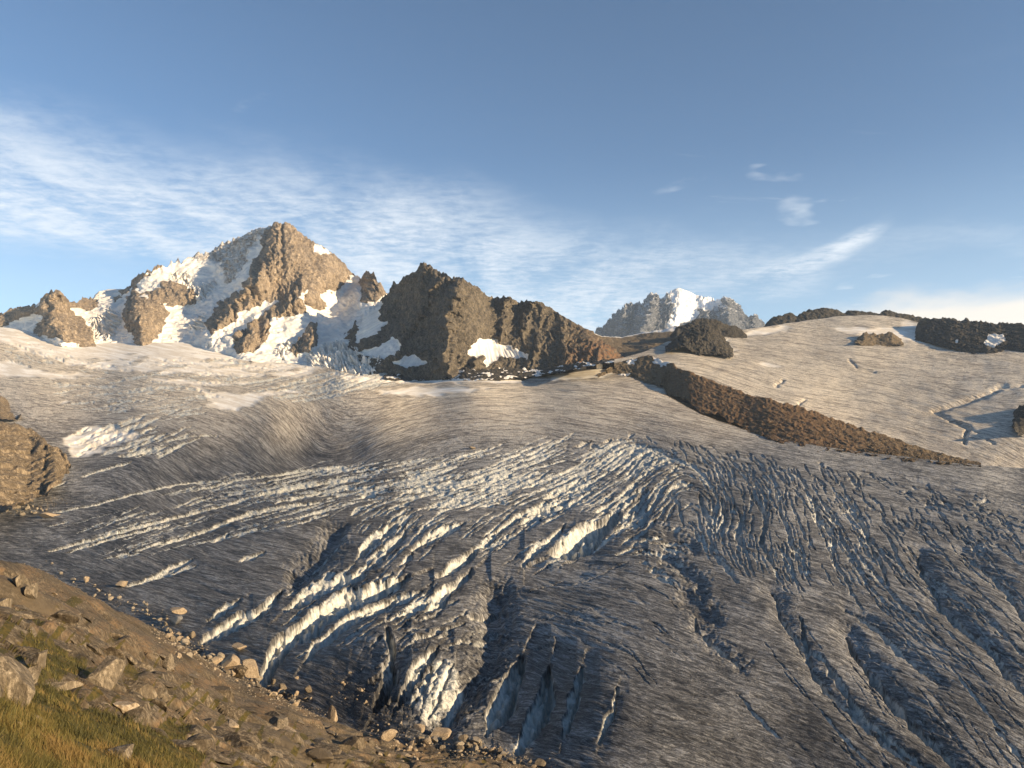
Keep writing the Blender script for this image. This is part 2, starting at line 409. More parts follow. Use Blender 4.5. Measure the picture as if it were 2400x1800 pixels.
def rock_disp(P, N, wl, amp, octv=6, seed=0, facet=.6, zst=.6, gain=.5):
    """rock relief: sharp ribs running down the face, cross joints, and small broken blocks"""
    w1 = np.stack([noise3(P / (wl * 1.3), seed + 60 + k) for k in range(3)], -1) * .45
    q = P / wl
    ribs = fbm3(q * np.array([1.0, .8, .30 * zst / .6]) + w1, octv, seed, gain + .06, True)
    dg = q[..., 0] * .55 + q[..., 2] * .83
    q2 = np.stack([dg * 2.2, (q[..., 2] * .55 - q[..., 0] * .83) * .7, q[..., 1]], -1) + w1
    diag = fbm3(q2 * 1.3, max(octv - 1, 3), seed + 20, .55, True)
    fine = fbm3(q * 9, 3, seed + 30, .6, True)
    d = (ribs - .6) * .26 + (diag - .6) * .16 + (fine - .6) * .05
    if facet:
        h, c = voro(np.stack([q[..., 0] * 9 + w1[..., 0] * 3, q[..., 2] * 6 + q[..., 1] * 3 + w1[..., 1] * 3], -1), seed + 40, 1.3)
        d = d + facet * h * .06
    return d * amp

# ------------------------------------------------------------------ glacier
G_TOP = interp([(-80, 758), (0, 766), (83, 778), (217, 803), (315, 804), (448, 802), (553, 822), (597, 825), (669, 839), (716, 841), (756, 859), (837, 878), (917, 871), (975, 885), (1062, 887), (1134, 882), (1250, 874), (1350, 872), (1450, 887), (1560, 926), (1640, 971), (1760, 1012), (1920, 1047), (2157, 1075), (2299, 1090), (2400, 1097), (2480, 1103)])
GD = Depth([(-80, 1870, 240), (600, 1870, 212), (1200, 1870, 186), (1800, 1870, 184), (2480, 1870, 178),
    (-80, 1600, 330), (600, 1600, 285), (1000, 1600, 262), (1180, 1620, 262), (1400, 1600, 245), (1900, 1600, 243), (2480, 1600, 234),
    (100, 1400, 440), (600, 1400, 390), (1000, 1400, 372), (1200, 1420, 368), (1500, 1400, 345), (2000, 1400, 338), (2480, 1400, 328),
    (-80, 1250, 590), (300, 1250, 575), (700, 1300, 480), (700, 1220, 575), (1200, 1250, 520), (1700, 1250, 480), (2200, 1250, 482), (2480, 1250, 480),
    (0, 1180, 700), (400, 1150, 745), (900, 1150, 700), (1300, 1150, 670), (1800, 1150, 620), (2300, 1160, 640), (2480, 1150, 700),
    (200, 1080, 900), (450, 1080, 890), (640, 1118, 800), (760, 1092, 895), (450, 1060, 920), (560, 1058, 968), (700, 1058, 1025), (820, 1055, 1000), (950, 1048, 965), (1100, 1045, 945), (1300, 1050, 930), (1600, 1050, 900), (2000, 1070, 880), (2400, 1100, 900),
    (60, 990, 1130), (350, 1000, 1090), (640, 980, 1160), (900, 970, 1230), (1200, 980, 1230), (1500, 980, 1220), (1750, 1010, 1130),
    (0, 900, 1600), (300, 930, 1430), (520, 950, 1330), (800, 910, 1600), (1100, 910, 1650), (1350, 910, 1630), (1500, 905, 1630),
    (0, 860, 1900), (0, 815, 2180), (250, 870, 2000), (600, 880, 1950), (900, 890, 1950), (1000, 886, 2100), (1250, 878, 2080), (1350, 870, 1960), (0, 768, 2650), (220, 805, 2600), (450, 805, 2650), (550, 825, 2550), (750, 862, 2250)], .0003)
NXG, NYG = 1200, 750
gx = np.linspace(-70, 2470, NXG); gv = np.linspace(0, 1, NYG)
GX = np.broadcast_to(gx, (NYG, NXG)).copy(); gt = G_TOP(gx); GY = gt[None] + (1860 - gt)[None] * gv[:, None]
# depth on a coarse lattice, then bilinear-free: evaluate the spline directly on a coarse grid and interpolate smoothly
def coarse_eval(f, X, Y, sx=8, sy=6):
    cx = np.arange(X.min() - 3 * sx, X.max() + 4 * sx, sx); cy = np.arange(Y.min() - 3 * sy, Y.max() + 4 * sy, sy)
    A = f(*np.meshgrid(cx, cy))
    fx = (X - cx[0]) / sx; fy = (Y - cy[0]) / sy; ix = fx.astype(int); iy = fy.astype(int); fx -= ix; fy -= iy
    def w4(t): return [-.5 * t ** 3 + t * t - .5 * t, 1.5 * t ** 3 - 2.5 * t * t + 1, -1.5 * t ** 3 + 2 * t * t + .5 * t, .5 * t ** 3 - .5 * t * t]
    wx, wy = w4(fx), w4(fy); o = 0
    for j in range(4):
        r = 0
        for i in range(4): r = r + wx[i] * A[iy + j - 1, ix + i - 1]
        o = o + wy[j] * r
    return o
Gdepth = coarse_eval(GD, GX, GY, 14, 8)

# flow fields (foliation of the ice): angles in the picture, degrees below the horizontal
FOL = [(2200, 1700, 27), (1900, 1750, 22), (1500, 1750, 14), (1900, 1450, 20), (1500, 1500, 21), (2300, 1350, 22), (2300, 1180, 12), (1700, 1060, 9), (1300, 1400, 14), (2000, 1100, 8),
       (1250, 1480, 34), (1350, 1620, 18), (1500, 1650, 18), (1700, 1800, 20), (1020, 1580, -16), (900, 1500, 12), (760, 1600, 30), (700, 1450, 16), (475, 1375, 12), (300, 1270, 22), (100, 1230, 10), (250, 1400, 14), (1100, 1300, 12), (900, 1200, 8), (650, 1200, 12),
       (650, 1030, 68), (700, 960, 60), (450, 1000, 28), (500, 1070, 20), (350, 1090, 50), (820, 1040, -55), (950, 1000, -35), (1100, 1000, -8), (200, 920, 20), (100, 860, 14), (400, 880, 10), (900, 900, -5), (1200, 930, 0), (1500, 950, 12), (900, 1120, -6), (1300, 1080, 4), (1350, 900, 4), (100, 1130, -14), (250, 1020, -16),
       (800, 860, -6), (0, 780, 12), (600, 840, 4)]
def solve_flow(ctrl, tangent):
    nx, ny = 56, 38; xs = np.linspace(-200, 2600, nx); ys = np.linspace(640, 1960, ny); X, Y = np.meshgrid(xs, ys)
    W = 0; S = 0
    for x, y, a in ctrl:
        ww = 1 / (((X - x) / 150) ** 2 + ((Y - y) / 75) ** 2 + .25) ** 2
        W = W + ww; S = S + ww * a
    th = np.radians(S / W); sp = 2.7 + np.clip(Y - 850, 0, None) / 950 * 10.0
    if tangent: gxx, gyy = np.cos(th) / sp, np.sin(th) / sp
    else: gxx, gyy = -np.sin(th) / sp, np.cos(th) / sp
    n = nx * ny; idx = np.arange(n).reshape(ny, nx); A = np.zeros((n, n)); B = np.zeros(n)
    hx, hy = xs[1] - xs[0], ys[1] - ys[0]
    tx, ty = (np.cos(th), np.sin(th)) if not tangent else (-np.sin(th), np.cos(th))
    mx_, my_ = (-np.sin(th), np.cos(th)) if not tangent else (np.cos(th), np.sin(th))
    for r in range(ny - 1):
        for c in range(nx - 1):
            ids = np.array([idx[r, c], idx[r, c + 1], idx[r + 1, c], idx[r + 1, c + 1]])
            for gxv, gyv in ((np.array([-1, 1, 0, 0]) / hx, np.array([-1, 0, 1, 0]) / hy), (np.array([0, 0, -1, 1]) / hx, np.array([0, -1, 0, 1]) / hy)):
                a_ = (tx[r, c] * gxv + ty[r, c] * gyv); b_ = mx_[r, c] * gxv + my_[r, c] * gyv; wd = 12.0 if not tangent else 1.0; sc2 = sp[r, c] ** 2
                A[np.ix_(ids, ids)] += (wd * np.outer(a_, a_) + np.outer(b_, b_)) * sc2; B[ids] += b_ / sp[r, c] * sc2
    A[0, 0] += 1e-3; A += np.eye(n) * 1e-9
    phi = np.linalg.solve(A, B).reshape(ny, nx)
    def ev(x, y):
        fx = np.clip((x - xs[0]) / hx, 1, nx - 2.001); fy = np.clip((y - ys[0]) / hy, 1, ny - 2.001); ix = fx.astype(int); iy = fy.astype(int); fx = fx - ix; fy = fy - iy
        def w4(t): return [(1 - t) ** 3 / 6, (3 * t ** 3 - 6 * t * t + 4) / 6, (-3 * t ** 3 + 3 * t * t + 3 * t + 1) / 6, t ** 3 / 6]
        wx, wy = w4(fx), w4(fy); o = 0
        for j in range(4):
            q = 0
            for i in range(4): q = q + wx[i] * phi[np.clip(iy + j - 1, 0, ny - 1), np.clip(ix + i - 1, 0, nx - 1)]
            o = o + wy[j] * q
        return o
    return ev
phiF = solve_flow(FOL, False); psiF = solve_flow(FOL, True)
PHI = phiF(GX, GY); PSI = psiF(GX, GY)

# crevasses: (points, half width px, depth factor)
CV = [
 ([(1805,1381),(1824,1400),(1829,1443),(1853,1475),(1872,1501),(1892,1530),(1901,1564),(1935,1612),(1990,1660),(2040,1705),(2100,1755),(2170,1800),(2220,1850)], 9, 1.5),
 ([(1875,1448),(1882,1482),(1896,1520),(1930,1545),(1949,1578),(1978,1617),(2012,1665),(2065,1713),(2130,1760),(2190,1810)], 10, 1.6),
 ([(1985,1482),(2002,1520),(2026,1554),(2060,1597),(2089,1631),(2123,1670),(2171,1718),(2219,1766),(2260,1815)], 15, 1.6),
 ([(1983,1424),(2026,1448),(2075,1487),(2103,1520),(2142,1554),(2200,1600)], 9, 1.1),
 ([(2152,1299),(2161,1337),(2190,1381),(2205,1419),(2243,1453),(2287,1487),(2330,1525),(2359,1569),(2388,1602),(2450,1660)], 10, 1.5),
 ([(2253,1289),(2292,1318),(2325,1347),(2359,1381),(2383,1419),(2400,1448),(2450,1500)], 8, 1.4),
 ([(1668,1275),(1670,1294),(1708,1333),(1728,1366)], 8, 1.2), ([(1631,1439),(1634,1472),(1660,1496),(1689,1521),(1737,1559)], 9, 1.5),
 ([(1733,1627),(1757,1660),(1790,1694),(1830,1730)], 5, 1.2), ([(1904,1169),(1911,1193),(1921,1217),(1940,1236),(1954,1270),(1950,1300)], 7, 1.4),
 ([(1762,1154),(1771,1178),(1795,1207),(1790,1241),(1786,1270),(1805,1308),(1824,1333)], 8, 1.6),
 ([(1820,1190),(1845,1230),(1850,1262),(1880,1300)], 6, 1.5), ([(1990,1190),(2030,1240),(2040,1280),(2070,1330),(2080,1370)], 7, 1.5),
 ([(2060,1230),(2090,1270),(2100,1300),(2130,1350)], 5, 1.4), ([(1640,1160),(1650,1200),(1668,1235)], 6, 1.6), ([(1690,1170),(1700,1215),(1680,1250)], 6, 1.6),
 ([(1720,1180),(1740,1220),(1725,1255),(1745,1290)], 6, 1.7), ([(1560,1150),(1590,1180),(1600,1230)], 5, 1.4),
 ([(2330,1700),(2380,1760),(2430,1820)], 7, 1.0), ([(2230,1560),(2290,1640),(2360,1720)], 5, .9), ([(1920,1660),(1980,1730),(2050,1800)], 5, 1.0),
 ([(619,1600),(634,1545),(665,1503),(704,1476),(746,1445),(796,1411),(834,1392),(900,1372),(955,1352)], 22, 1.5),
 ([(711,1549),(738,1511),(777,1484),(815,1449),(873,1418),(927,1395)], 11, 1.7),
 ([(669,1430),(702,1402),(751,1381),(783,1365),(860,1345)], 13, 1.5), ([(740,1438),(800,1410),(880,1380)], 6, 1.4),
 ([(800,1470),(860,1425),(930,1400),(990,1385)], 8, 1.5),
 ([(488,1457),(527,1426),(565,1403)], 8, 1.2), ([(469,1508),(527,1472),(569,1449),(608,1432),(642,1403),(665,1380)], 13, 1.6),
 ([(1300,1296),(1340,1280),(1380,1255),(1415,1232),(1445,1205)], 27, 1.7), ([(1227,1324),(1251,1292),(1292,1263),(1324,1235)], 7, 1.5),
 ([(832,1316),(860,1275),(893,1247),(930,1227)], 9, 1.6), ([(901,1284),(950,1247)], 8, 1.5), ([(962,1288),(995,1263),(1039,1243),(1088,1227)], 8, 1.6),
 ([(1153,1253),(1210,1214),(1259,1190),(1340,1170)], 6, 1.5), ([(1214,1231),(1271,1194),(1345,1182)], 7, 1.6),
 ([(1027,1353),(1080,1316),(1113,1288)], 12, 1.6), ([(1000,1430),(1030,1400),(1062,1372),(1105,1336)], 15, 1.5), ([(940,1440),(1000,1410)], 10, 1.4),
 ([(910,1484),(917,1534),(919,1572),(903,1618),(877,1664)], 15, 2.2), ([(1026,1520),(996,1561),(957,1611),(927,1657)], 12, 2.0),
 ([(1222,1540),(1199,1595),(1172,1649),(1138,1722)], 25, 1.6), ([(1290,1560),(1275,1634),(1252,1690),(1215,1755)], 22, 1.6), ([(1365,1560),(1345,1640),(1320,1720)], 13, 1.5),
 ([(1448,1612),(1438,1665),(1419,1699),(1405,1742)], 7, 1.6), ([(1090,1590),(1060,1640),(1030,1690)], 10, 1.8), ([(1062,1556),(1036,1605),(1004,1668)], 6, 2.0), ([(1010,1570),(990,1610),(968,1650)], 6, 1.8), ([(1040,1548),(1000,1600),(985,1672)], 4, 1.8),
 ([(112,1293),(203,1266),(228,1259),(326,1233),(470,1197),(579,1172)], 4, 1.5), ([(159,1293),(253,1262),(326,1244),(400,1228)], 3.5, 1.4),
 ([(354,1277),(427,1259),(506,1233),(579,1204),(644,1190),(723,1177)], 4.5, 1.5), ([(510,1233),(565,1212),(615,1197),(760,1172)], 3.5, 1.4),
 ([(362,1349),(398,1327),(452,1309)], 4.5, 1.4), ([(366,1352),(463,1320)], 4, 1.4), ([(561,1311),(622,1291)], 4.5, 1.4), ([(300,1372),(360,1350),(440,1318)], 5, 1.4), ([(495,1269),(535,1251)], 4, 1.4),
 ([(101,1145),(155,1130)], 4, 1.3), ([(188,1119),(253,1096),(311,1081)], 3, 1.3), ([(119,1201),(206,1186),(304,1161),(423,1132),(540,1125)], 2.6, 1.3),
 ([(450,1150),(560,1125),(700,1105),(820,1092)], 3, 1.4), ([(600,1160),(700,1140),(840,1120)], 4, 1.5), ([(640,1180),(760,1150),(880,1135)], 3.5, 1.4),
]
HOL = [([(700,1350),(750,1300),(785,1250)], 26, .8), ([(1161,1400),(1153,1495),(1142,1545),(1103,1595),(1065,1640),(1026,1690)], 38, .75), ([(1560,1250),(1620,1270)], 24, .4),
       ([(1610,1395),(1660,1440)], 26, .5), ([(1560,1300),(1640,1360),(1650,1420)], 16, .7), ([(2020,1110),(2200,1140),(2400,1200)], 12, .4)]
carve = np.zeros(GX.shape, np.float32); clean = np.zeros(GX.shape, np.float32)
jx = noise2(GX / 9, GY / 7, 3) * 2.6 + noise2(GX / 27, GY / 20, 4) * 4 ; jy = noise2(GX / 8, GY / 8, 5) * 2.0 + noise2(GX / 30, GY / 22, 6) * 3
fins = np.zeros(GX.shape, np.float32)
def carve_line(line, hw, k, cap=True, wob=1.0, wall=1.0, ragged=1.1, fin_all=False):
    xs = [p[0] for p in line]; ys = [p[1] for p in line]; m = hw * 2.2 + 8
    i0 = max(0, int(np.searchsorted(gx, min(xs) - m))); i1 = min(NXG, int(np.searchsorted(gx, max(xs) + m)))
    if i1 - i0 < 2: return
    t0 = gt[i0:i1].min(); t1 = gt[i0:i1].max()
    j0 = max(0, int((min(ys) - m - t1) / (1860 - t1) * (NYG - 1)) - 2) if t1 < 1800 else 0
    j1 = min(NYG, int((max(ys) + m - t0) / (1860 - t0) * (NYG - 1)) + 3)
    if j1 - j0 < 2: return
    s = (slice(j0, j1), slice(i0, i1)); f = min(1.0, hw / 7) * wob
    x = GX[s] + jx[s] * f; y = GY[s] + jy[s] * f
    sgn = np.zeros(x.shape); braw = np.full(x.shape, 1e9); best = np.full(x.shape, 9.0); sdn = random.randrange(9999)
    wn = np.clip(.88 + ragged * noise2(x / (8 + hw * 2.2), y / (8 + hw * 2.2), sdn), .25, 1.5)
    L = np.r_[0, np.cumsum([math.hypot(xs[i + 1] - xs[i], ys[i + 1] - ys[i]) for i in range(len(xs) - 1)])]
    for i in range(len(xs) - 1):
        dx, dy = xs[i + 1] - xs[i], ys[i + 1] - ys[i]; q = dx * dx + dy * dy + 1e-6
        t = np.clip(((x - xs[i]) * dx + (y - ys[i]) * dy) / q, 0, 1)
        d = np.hypot(x - xs[i] - t * dx, y - ys[i] - t * dy)
        u = (L[i] + t * math.sqrt(q)) / L[-1]
        w_ = hw * (.22 + .78 * np.sin(np.pi * np.clip(u, 0.04, .96)) ** .6) * wn
        cr = (x - xs[i]) * dy - (y - ys[i]) * dx; cr = cr * (1 if dy * 1 - 0 * dx > 0 else -1) if abs(dy) > 1e-6 else -cr * np.sign(dx) * -1
        nb = d < braw; sgn = np.where(nb, np.sign(cr), sgn); braw = np.where(nb, d, braw)
        best = np.minimum(best, d / w_)
    c = np.clip((1.0 - best) / .42, 0, 1) ** .8 * hw * k
    if (xs[-1] - xs[0]) * (ys[-1] - ys[0]) < 0 or fin_all:
        r_ = braw / (hw * 3.2); ends = sstep(np.minimum(np.hypot(x - xs[0], y - ys[0]), np.hypot(x - xs[-1], y - ys[-1])), 0, hw * 3)
        fins[s] += (1.0 if hw >= 6 else .5) * np.where(sgn > 0, -.75, .35) * np.exp(-r_ * 1.2) * np.clip(1 - r_ / 1.6, 0, 1) * hw * k * ends * .8
    rim = sstep(best, 1.7, 1.0) * sstep(best, .9, 1.0) * hw * .10
    carve[s] = np.maximum(carve[s], c)
    clean[s] = np.maximum(clean[s], sstep(best, 1.12 if hw < 6 else 1.04, .8) * wall)
    return
for l, hw, k in CV: carve_line(l, hw * (.9 if l[0][0] > 1500 else 1.08), k, ragged=.45 if hw < 6 else .8)
# fields of smaller crevasses, each following the local trend
TR = [(300, 1250, -17), (600, 1150, -11), (900, 1100, -9), (1100, 1150, -17), (1300, 1120, -20), (1350, 1200, -32), (1200, 1250, -35), (900, 1280, -48), (700, 1400, -35), (1500, 1100, -48), (1550, 1180, -55), (1700, 1120, 60), (1600, 1040, 40),
      (1700, 1200, 100), (1850, 1250, 75), (2000, 1200, 55), (2200, 1150, 32), (2400, 1200, 32), (2200, 1250, 48), (2300, 1400, 42), (1800, 1500, 55), (2100, 1700, 48), (300, 870, -4), (150, 950, -8), (500, 850, 4), (250, 1030, -22), (650, 900, -10), (800, 880, -14), (200, 1170, -14), (100, 845, 20)]
def trend(x, y):
    W = S = 0
    for a, b, c in TR:
        ww = 1 / (((a - x) / 120) ** 2 + ((b - y) / 60) ** 2 + .1) ** 2; W += ww; S += ww * c
    return math.radians(S / W)
def field(n, poly, lmin, lmax, wmin, wmax, k=1.4, wig=.25, wall=1.0, dens=None):
    xs = [p[0] for p in poly]; ys = [p[1] for p in poly]; c = 0; tries = 0
    while c < n and tries < n * 40:
        tries += 1
        x = random.uniform(min(xs), max(xs)); y = random.uniform(min(ys), max(ys))
        if not inpoly(np.array(x), np.array(y), poly): continue
        if dens and random.random() > dens(x, y): continue
        c += 1; L = random.uniform(lmin, lmax); ln = [(x, y)]; st = 9; a0 = random.gauss(0, .07)
        for q in range(max(2, int(L / st))):
            a = trend(x, y) + a0 + random.gauss(0, wig); x += math.cos(a) * st; y += math.sin(a) * st; ln.append((x, y))
        carve_line(ln, random.uniform(wmin, wmax) * random.choice((.7, 1, 1, 1.2)), k * random.uniform(.7, 1.2), wob=.8, wall=wall)
clus = lambda x, y: float(np.clip(.25 + 1.6 * noise2(np.array(x / 90.), np.array(y / 40.), 77), 0, 1))
field(620, [(430, 1130), (700, 1105), (1000, 1075), (1300, 1055), (1480, 1060), (1500, 1130), (1350, 1190), (1000, 1200), (600, 1200)], 35, 150, .9, 2.1, 1.5, .08, dens=clus)
field(80, [(80, 1240), (400, 1150), (700, 1130), (900, 1200), (560, 1260), (200, 1330)], 40, 200, 1.0, 2.2, 1.4, .07)
field(260, [(800, 1150), (1500, 1090), (1560, 1200), (1400, 1280), (1150, 1320), (850, 1330)], 30, 110, 1.2, 3.6, 1.6, .12, dens=clus)
field(70, [(1380, 1180), (1560, 1150), (1600, 1280), (1560, 1370), (1440, 1300)], 24, 70, 2.5, 5, 1.7, .2)
field(210, [(1470, 1060), (1700, 1050), (2000, 1130), (2050, 1330), (1850, 1340), (1620, 1240), (1500, 1180)], 36, 130, 1.3, 3.2, 1.8, .22)
field(300, [(1300, 1050), (1500, 1020), (1900, 1080), (2400, 1170), (2400, 1300), (2000, 1200), (1600, 1120)], 16, 60, 1.6, 3.2, 1.5, .4, wall=.7)
field(70, [(1900, 1180), (2460, 1220), (2460, 1500), (2100, 1480), (1950, 1330)], 60, 300, 1.3, 3.6, 1.5, .16, wall=.8)
field(60, [(1750, 1400), (2400, 1500), (2400, 1800), (1900, 1800)], 50, 260, 1.2, 3.2, 1.2, .14, wall=.5)
field(34, [(600, 1330), (1000, 1320), (1060, 1440), (700, 1560)], 40, 150, 2, 6, 1.6, .1)
field(40, [(850, 1440), (1100, 1440), (1150, 1700), (860, 1640)], 30, 90, 2, 6, 1.5, .2, wall=.6)
field(40, [(1100, 1300), (1500, 1300), (1560, 1500), (1300, 1700), (1180, 1500)], 30, 120, 1.2, 3.2, 1.3, .15, wall=.4)
field(90, [(60, 890), (300, 880), (500, 900), (420, 990), (150, 960)], 25, 110, .9, 2.0, 1.3, .06)
field(60, [(150, 1020), (300, 990), (420, 1030), (380, 1070), (180, 1080)], 25, 110, 1.6, 4.2, 1.2, .1)
field(120, [(480, 895), (900, 870), (1000, 890), (700, 945), (600, 935)], 30, 160, .9, 2.0, 1.2, .05)
field(80, [(280, 845), (600, 830), (700, 860), (520, 890), (330, 880)], 20, 80, .8, 1.8, 1.3, .1)
field(60, [(0, 800), (60, 800), (300, 870), (240, 880), (100, 850), (0, 845)], 15, 50, 1.0, 2.0, 1.4, .2)
hol = np.zeros(GX.shape, np.float32)
HOL += [(CV[0][0], 24, .34), (CV[2][0], 32, .40), (CV[4][0], 26, .34), (CV[5][0], 22, .3), (CV[3][0], 20, .3), (CV[7][0], 18, .35)]
hx_ = GX + jx * 3.0; hy_ = GY + jy * 3.0
for l, hw, k in HOL:
    jq = 3.0 if l[0][0] < 1700 else .8
    d = segdist(GX + jx * jq, GY + jy * jq, l) / hw
    hol = np.maximum(hol, np.exp(-d * d * 1.1) * hw * k)
# snow lying on the far ice
wx = GX + fbm2(GX / 30, GY / 9, 3, 31) * 16; wy = GY + fbm2(GX / 34, GY / 10, 3, 35) * 5
SNP = [[(-90, 750), (0, 760), (83, 776), (217, 798), (315, 798), (448, 800), (521, 811), (542, 820), (597, 822), (669, 836), (716, 838), (756, 858), (720, 880), (600, 882), (434, 878), (307, 871), (217, 863), (163, 856), (108, 834), (0, 802), (-90, 785)],
       [(-90, 840), (0, 842), (36, 845), (61, 858), (108, 871), (181, 874), (231, 883), (145, 886), (0, 880), (-90, 875)],
       [(452, 903), (506, 918), (553, 925), (615, 919), (680, 912), (700, 918), (622, 932), (586, 954), (542, 960), (481, 952), (499, 943), (481, 925)],
       [(130, 940), (165, 936), (170, 946), (135, 948)], [(145, 1028), (200, 1000), (300, 1000), (330, 1020), (280, 1040), (230, 1062), (170, 1070)],
       [(760, 870), (837, 884), (980, 892), (1260, 878), (1420, 858), (1300, 892), (1000, 900), (830, 893)], [(880, 915), (980, 908), (1160, 907), (1100, 918), (1020, 930), (900, 926)], [(330, 884), (460, 892), (600, 898), (500, 902), (380, 897)]]
snow = np.zeros(GX.shape, bool)
for p in SNP: snow |= inpoly(wx, wy, p)
snow = blur(snow, (1, 2), 2)
snow[(GY > 1100)] = 0
rough = np.clip(fbm2(GX / 60, GY / 12, 3, 61) * 2 - .2, 0, 1)
snow *= 1 - .75 * rough * ((GX > 150) & (GX < 720) & (GY > 828) & (GY < 885))
DIRT_SHADE = TPS([(0, 780, .1), (600, 830, .25), (1200, 890, .38), (300, 900, .42), (900, 930, .5), (1400, 930, .6), (600, 1050, .56), (200, 1100, .85), (100, 1250, .85), (450, 1130, .85), (600, 1300, .78), (1000, 1150, .62), (1400, 1150, .62), (2000, 1080, .5), (2300, 1150, .6), (1100, 1400, .72), (1300, 1500, .66),
    (1300, 1750, 1.05), (1600, 1700, .95), (1900, 1650, .82), (2300, 1700, .78), (1900, 1400, .76), (2300, 1400, .72), (640, 1000, .7), (720, 1070, .95), (850, 1060, .95), (980, 1030, .85), (450, 1050, .8), (850, 1600, 1.0), (1000, 1700, 1.0), (400, 1450, .92), (1550, 1350, .72)], .02)  # real dirt, plus shade painted into the bowl and the lower right
dirt_shade = np.clip(coarse_eval(DIRT_SHADE, GX, GY, 30, 20), 0, 1.1)
clean *= np.interp(GX, [1350, 1650], [1, .85])
debris = np.exp(-((GX - 860) / 95) ** 2 - ((GY - 1645) / 60) ** 2)
dirt_shade = dirt_shade + debris * .5
clean *= 1 - np.clip(debris * 1.4, 0, .9)
for p in ([(984, 1611), (1019, 1548), (1061, 1545), (1085, 1590), (1050, 1645), (1007, 1690), (975, 1676), (958, 1641)], [(1190, 1745), (1250, 1690), (1260, 1720), (1215, 1765)], [(1275, 1310), (1330, 1278), (1370, 1262), (1350, 1300), (1300, 1330)]):
    clean = np.maximum(clean, blur(inpoly(wx + jx * 2, GY + jy * 2, p), (4, 4)) * .82)
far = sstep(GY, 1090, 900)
sz = Gdepth / F                                          # metres per picture pixel
und = fbm2(PHI / 26, PSI / 40, 3, 11) * 3.2
def groove(a, b, sd_): return 1 - 2.2 * np.abs(noise2(a, b, sd_))
wph = noise2(PSI / 9, PHI / 5, 20) * .5
fol = (noise2(PHI / 1.0 + wph, PSI / 9, 14) * .75 + noise2(PHI / 2.1 + wph, PSI / 14, 15) * 1.3 + noise2(PHI / .55, PSI / 4, 16) * .5 - np.maximum(groove(PHI / 3.4 + wph, PSI / 26, 17), 0) ** 2 * 1.5 - np.maximum(groove(PHI / 1.5, PSI / 12, 24), 0) ** 2 * .8)
fol_amp = np.interp(GY, [850, 1000, 1200, 1860], [.30, .60, 1.0, 1.5])
lump = noise2(GX / 5, GY / 4, 19) * .45 + noise2(GX / 13, GY / 9, 18) * .9
chopr = blur(clean > .3, (6, 10), 2)
bh, bc = voro(np.stack([GX / 26 + jx * .05, GY / 34 + GX / 90 + jy * .05], -1), 95, 1.2)
blk = np.exp(-((GX - 1030) / 190) ** 2 - ((GY - 1600) / 110) ** 2)
disp = und * np.interp(GY, [850, 1000, 1300], [.4, .7, 1.0]) + fol * fol_amp * (1 - .8 * snow) + lump * (.25 + np.interp(GX, [1500, 1750], [1.4, .35]) * chopr) * (1 - .8 * snow) * np.interp(GY, [850, 1200], [.4, 1])
disp = disp + np.clip(fins, -34, 16) - carve * (1 - .5 * noise2(GX / 14, GY / 11, 23)) - hol
dome = np.exp(-((GX - 960) / 110) ** 2 - ((GY - 1560) / 90) ** 2) * 14 + np.exp(-((GX - 860) / 90) ** 2 - ((GY - 1480) / 60) ** 2) * 7
disp = disp + dome + blk * (bh * 5 - 4 * sstep(bc, .16, 0))
GP = world_of(GX, GY, Gdepth)
GP[..., 2] += disp * sz
SL_TOP = interp([(-300, 1190), (-70, 1285), (0, 1308), (40, 1318), (100, 1338), (160, 1368), (225, 1402), (290, 1440), (360, 1468), (385, 1482), (440, 1520), (500, 1553), (560, 1580), (610, 1608), (700, 1655), (770, 1690), (850, 1716), (930, 1742), (1000, 1750), (1100, 1763), (1180, 1782), (1250, 1803), (1320, 1840), (1400, 1875)])
keep = GY < SL_TOP(GX) + 90
SC_ = sz / sz.min()
grid_mesh('glacier', GP, M_ICE, dict(flow=np.stack([PHI, PSI, np.zeros_like(PHI)], -1), clean=clean, snow=snow, dirt_shade=dirt_shade, far=far, pix=sz * np.interp(GY, [860, 1120], [.17, .35])), keep,
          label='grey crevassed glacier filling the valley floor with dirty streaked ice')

# ------------------------------------------------------------------ the upper ice lobe on the right
LT = [(1180, 900), (1235, 886), (1315, 868), (1384, 852), (1463, 838), (1500, 826), (1530, 815), (1570, 800), (1640, 790), (1700, 783), (1739, 774), (1791, 766), (1830, 760), (1900, 750), (1960, 742), (2030, 738), (2070, 739), (2110, 745), (2150, 755), (2200, 765), (2300, 775), (2480, 790)]
LD = Depth([(1180, 905, 1900), (1300, 900, 1800), (1400, 900, 1700), (1384, 852, 1980), (1463, 838, 2050), (1530, 870, 1850), (1560, 960, 1420), (1600, 800, 2250), (1700, 783, 2500), (1791, 766, 2650), (1700, 850, 2000), (1700, 960, 1480), (1850, 850, 2050), (1900, 750, 2800), (2030, 738, 2850), (2150, 755, 2700), (2000, 830, 2150), (2000, 920, 1750), (1900, 1010, 1360), (2000, 1060, 1230), (2200, 1110, 1080), (2480, 1150, 1000), (2400, 1040, 1180), (2200, 960, 1500), (2400, 900, 1580), (2250, 870, 1850), (2480, 850, 1800), (2300, 790, 2350), (2480, 790, 2250), (2150, 1020, 1330)])
lt = interp(LT); lb = lambda x: np.interp(x, [1180, 1400, 1560, 1640, 1760, 1920, 2157, 2299, 2480], [925, 925, 965, 1010, 1050, 1085, 1110, 1120, 1135])
NX2, NY2 = 480, 260
LX, LY, LV, LP = patch(lt, lb, 1180, 2480, NX2, NY2, LD)
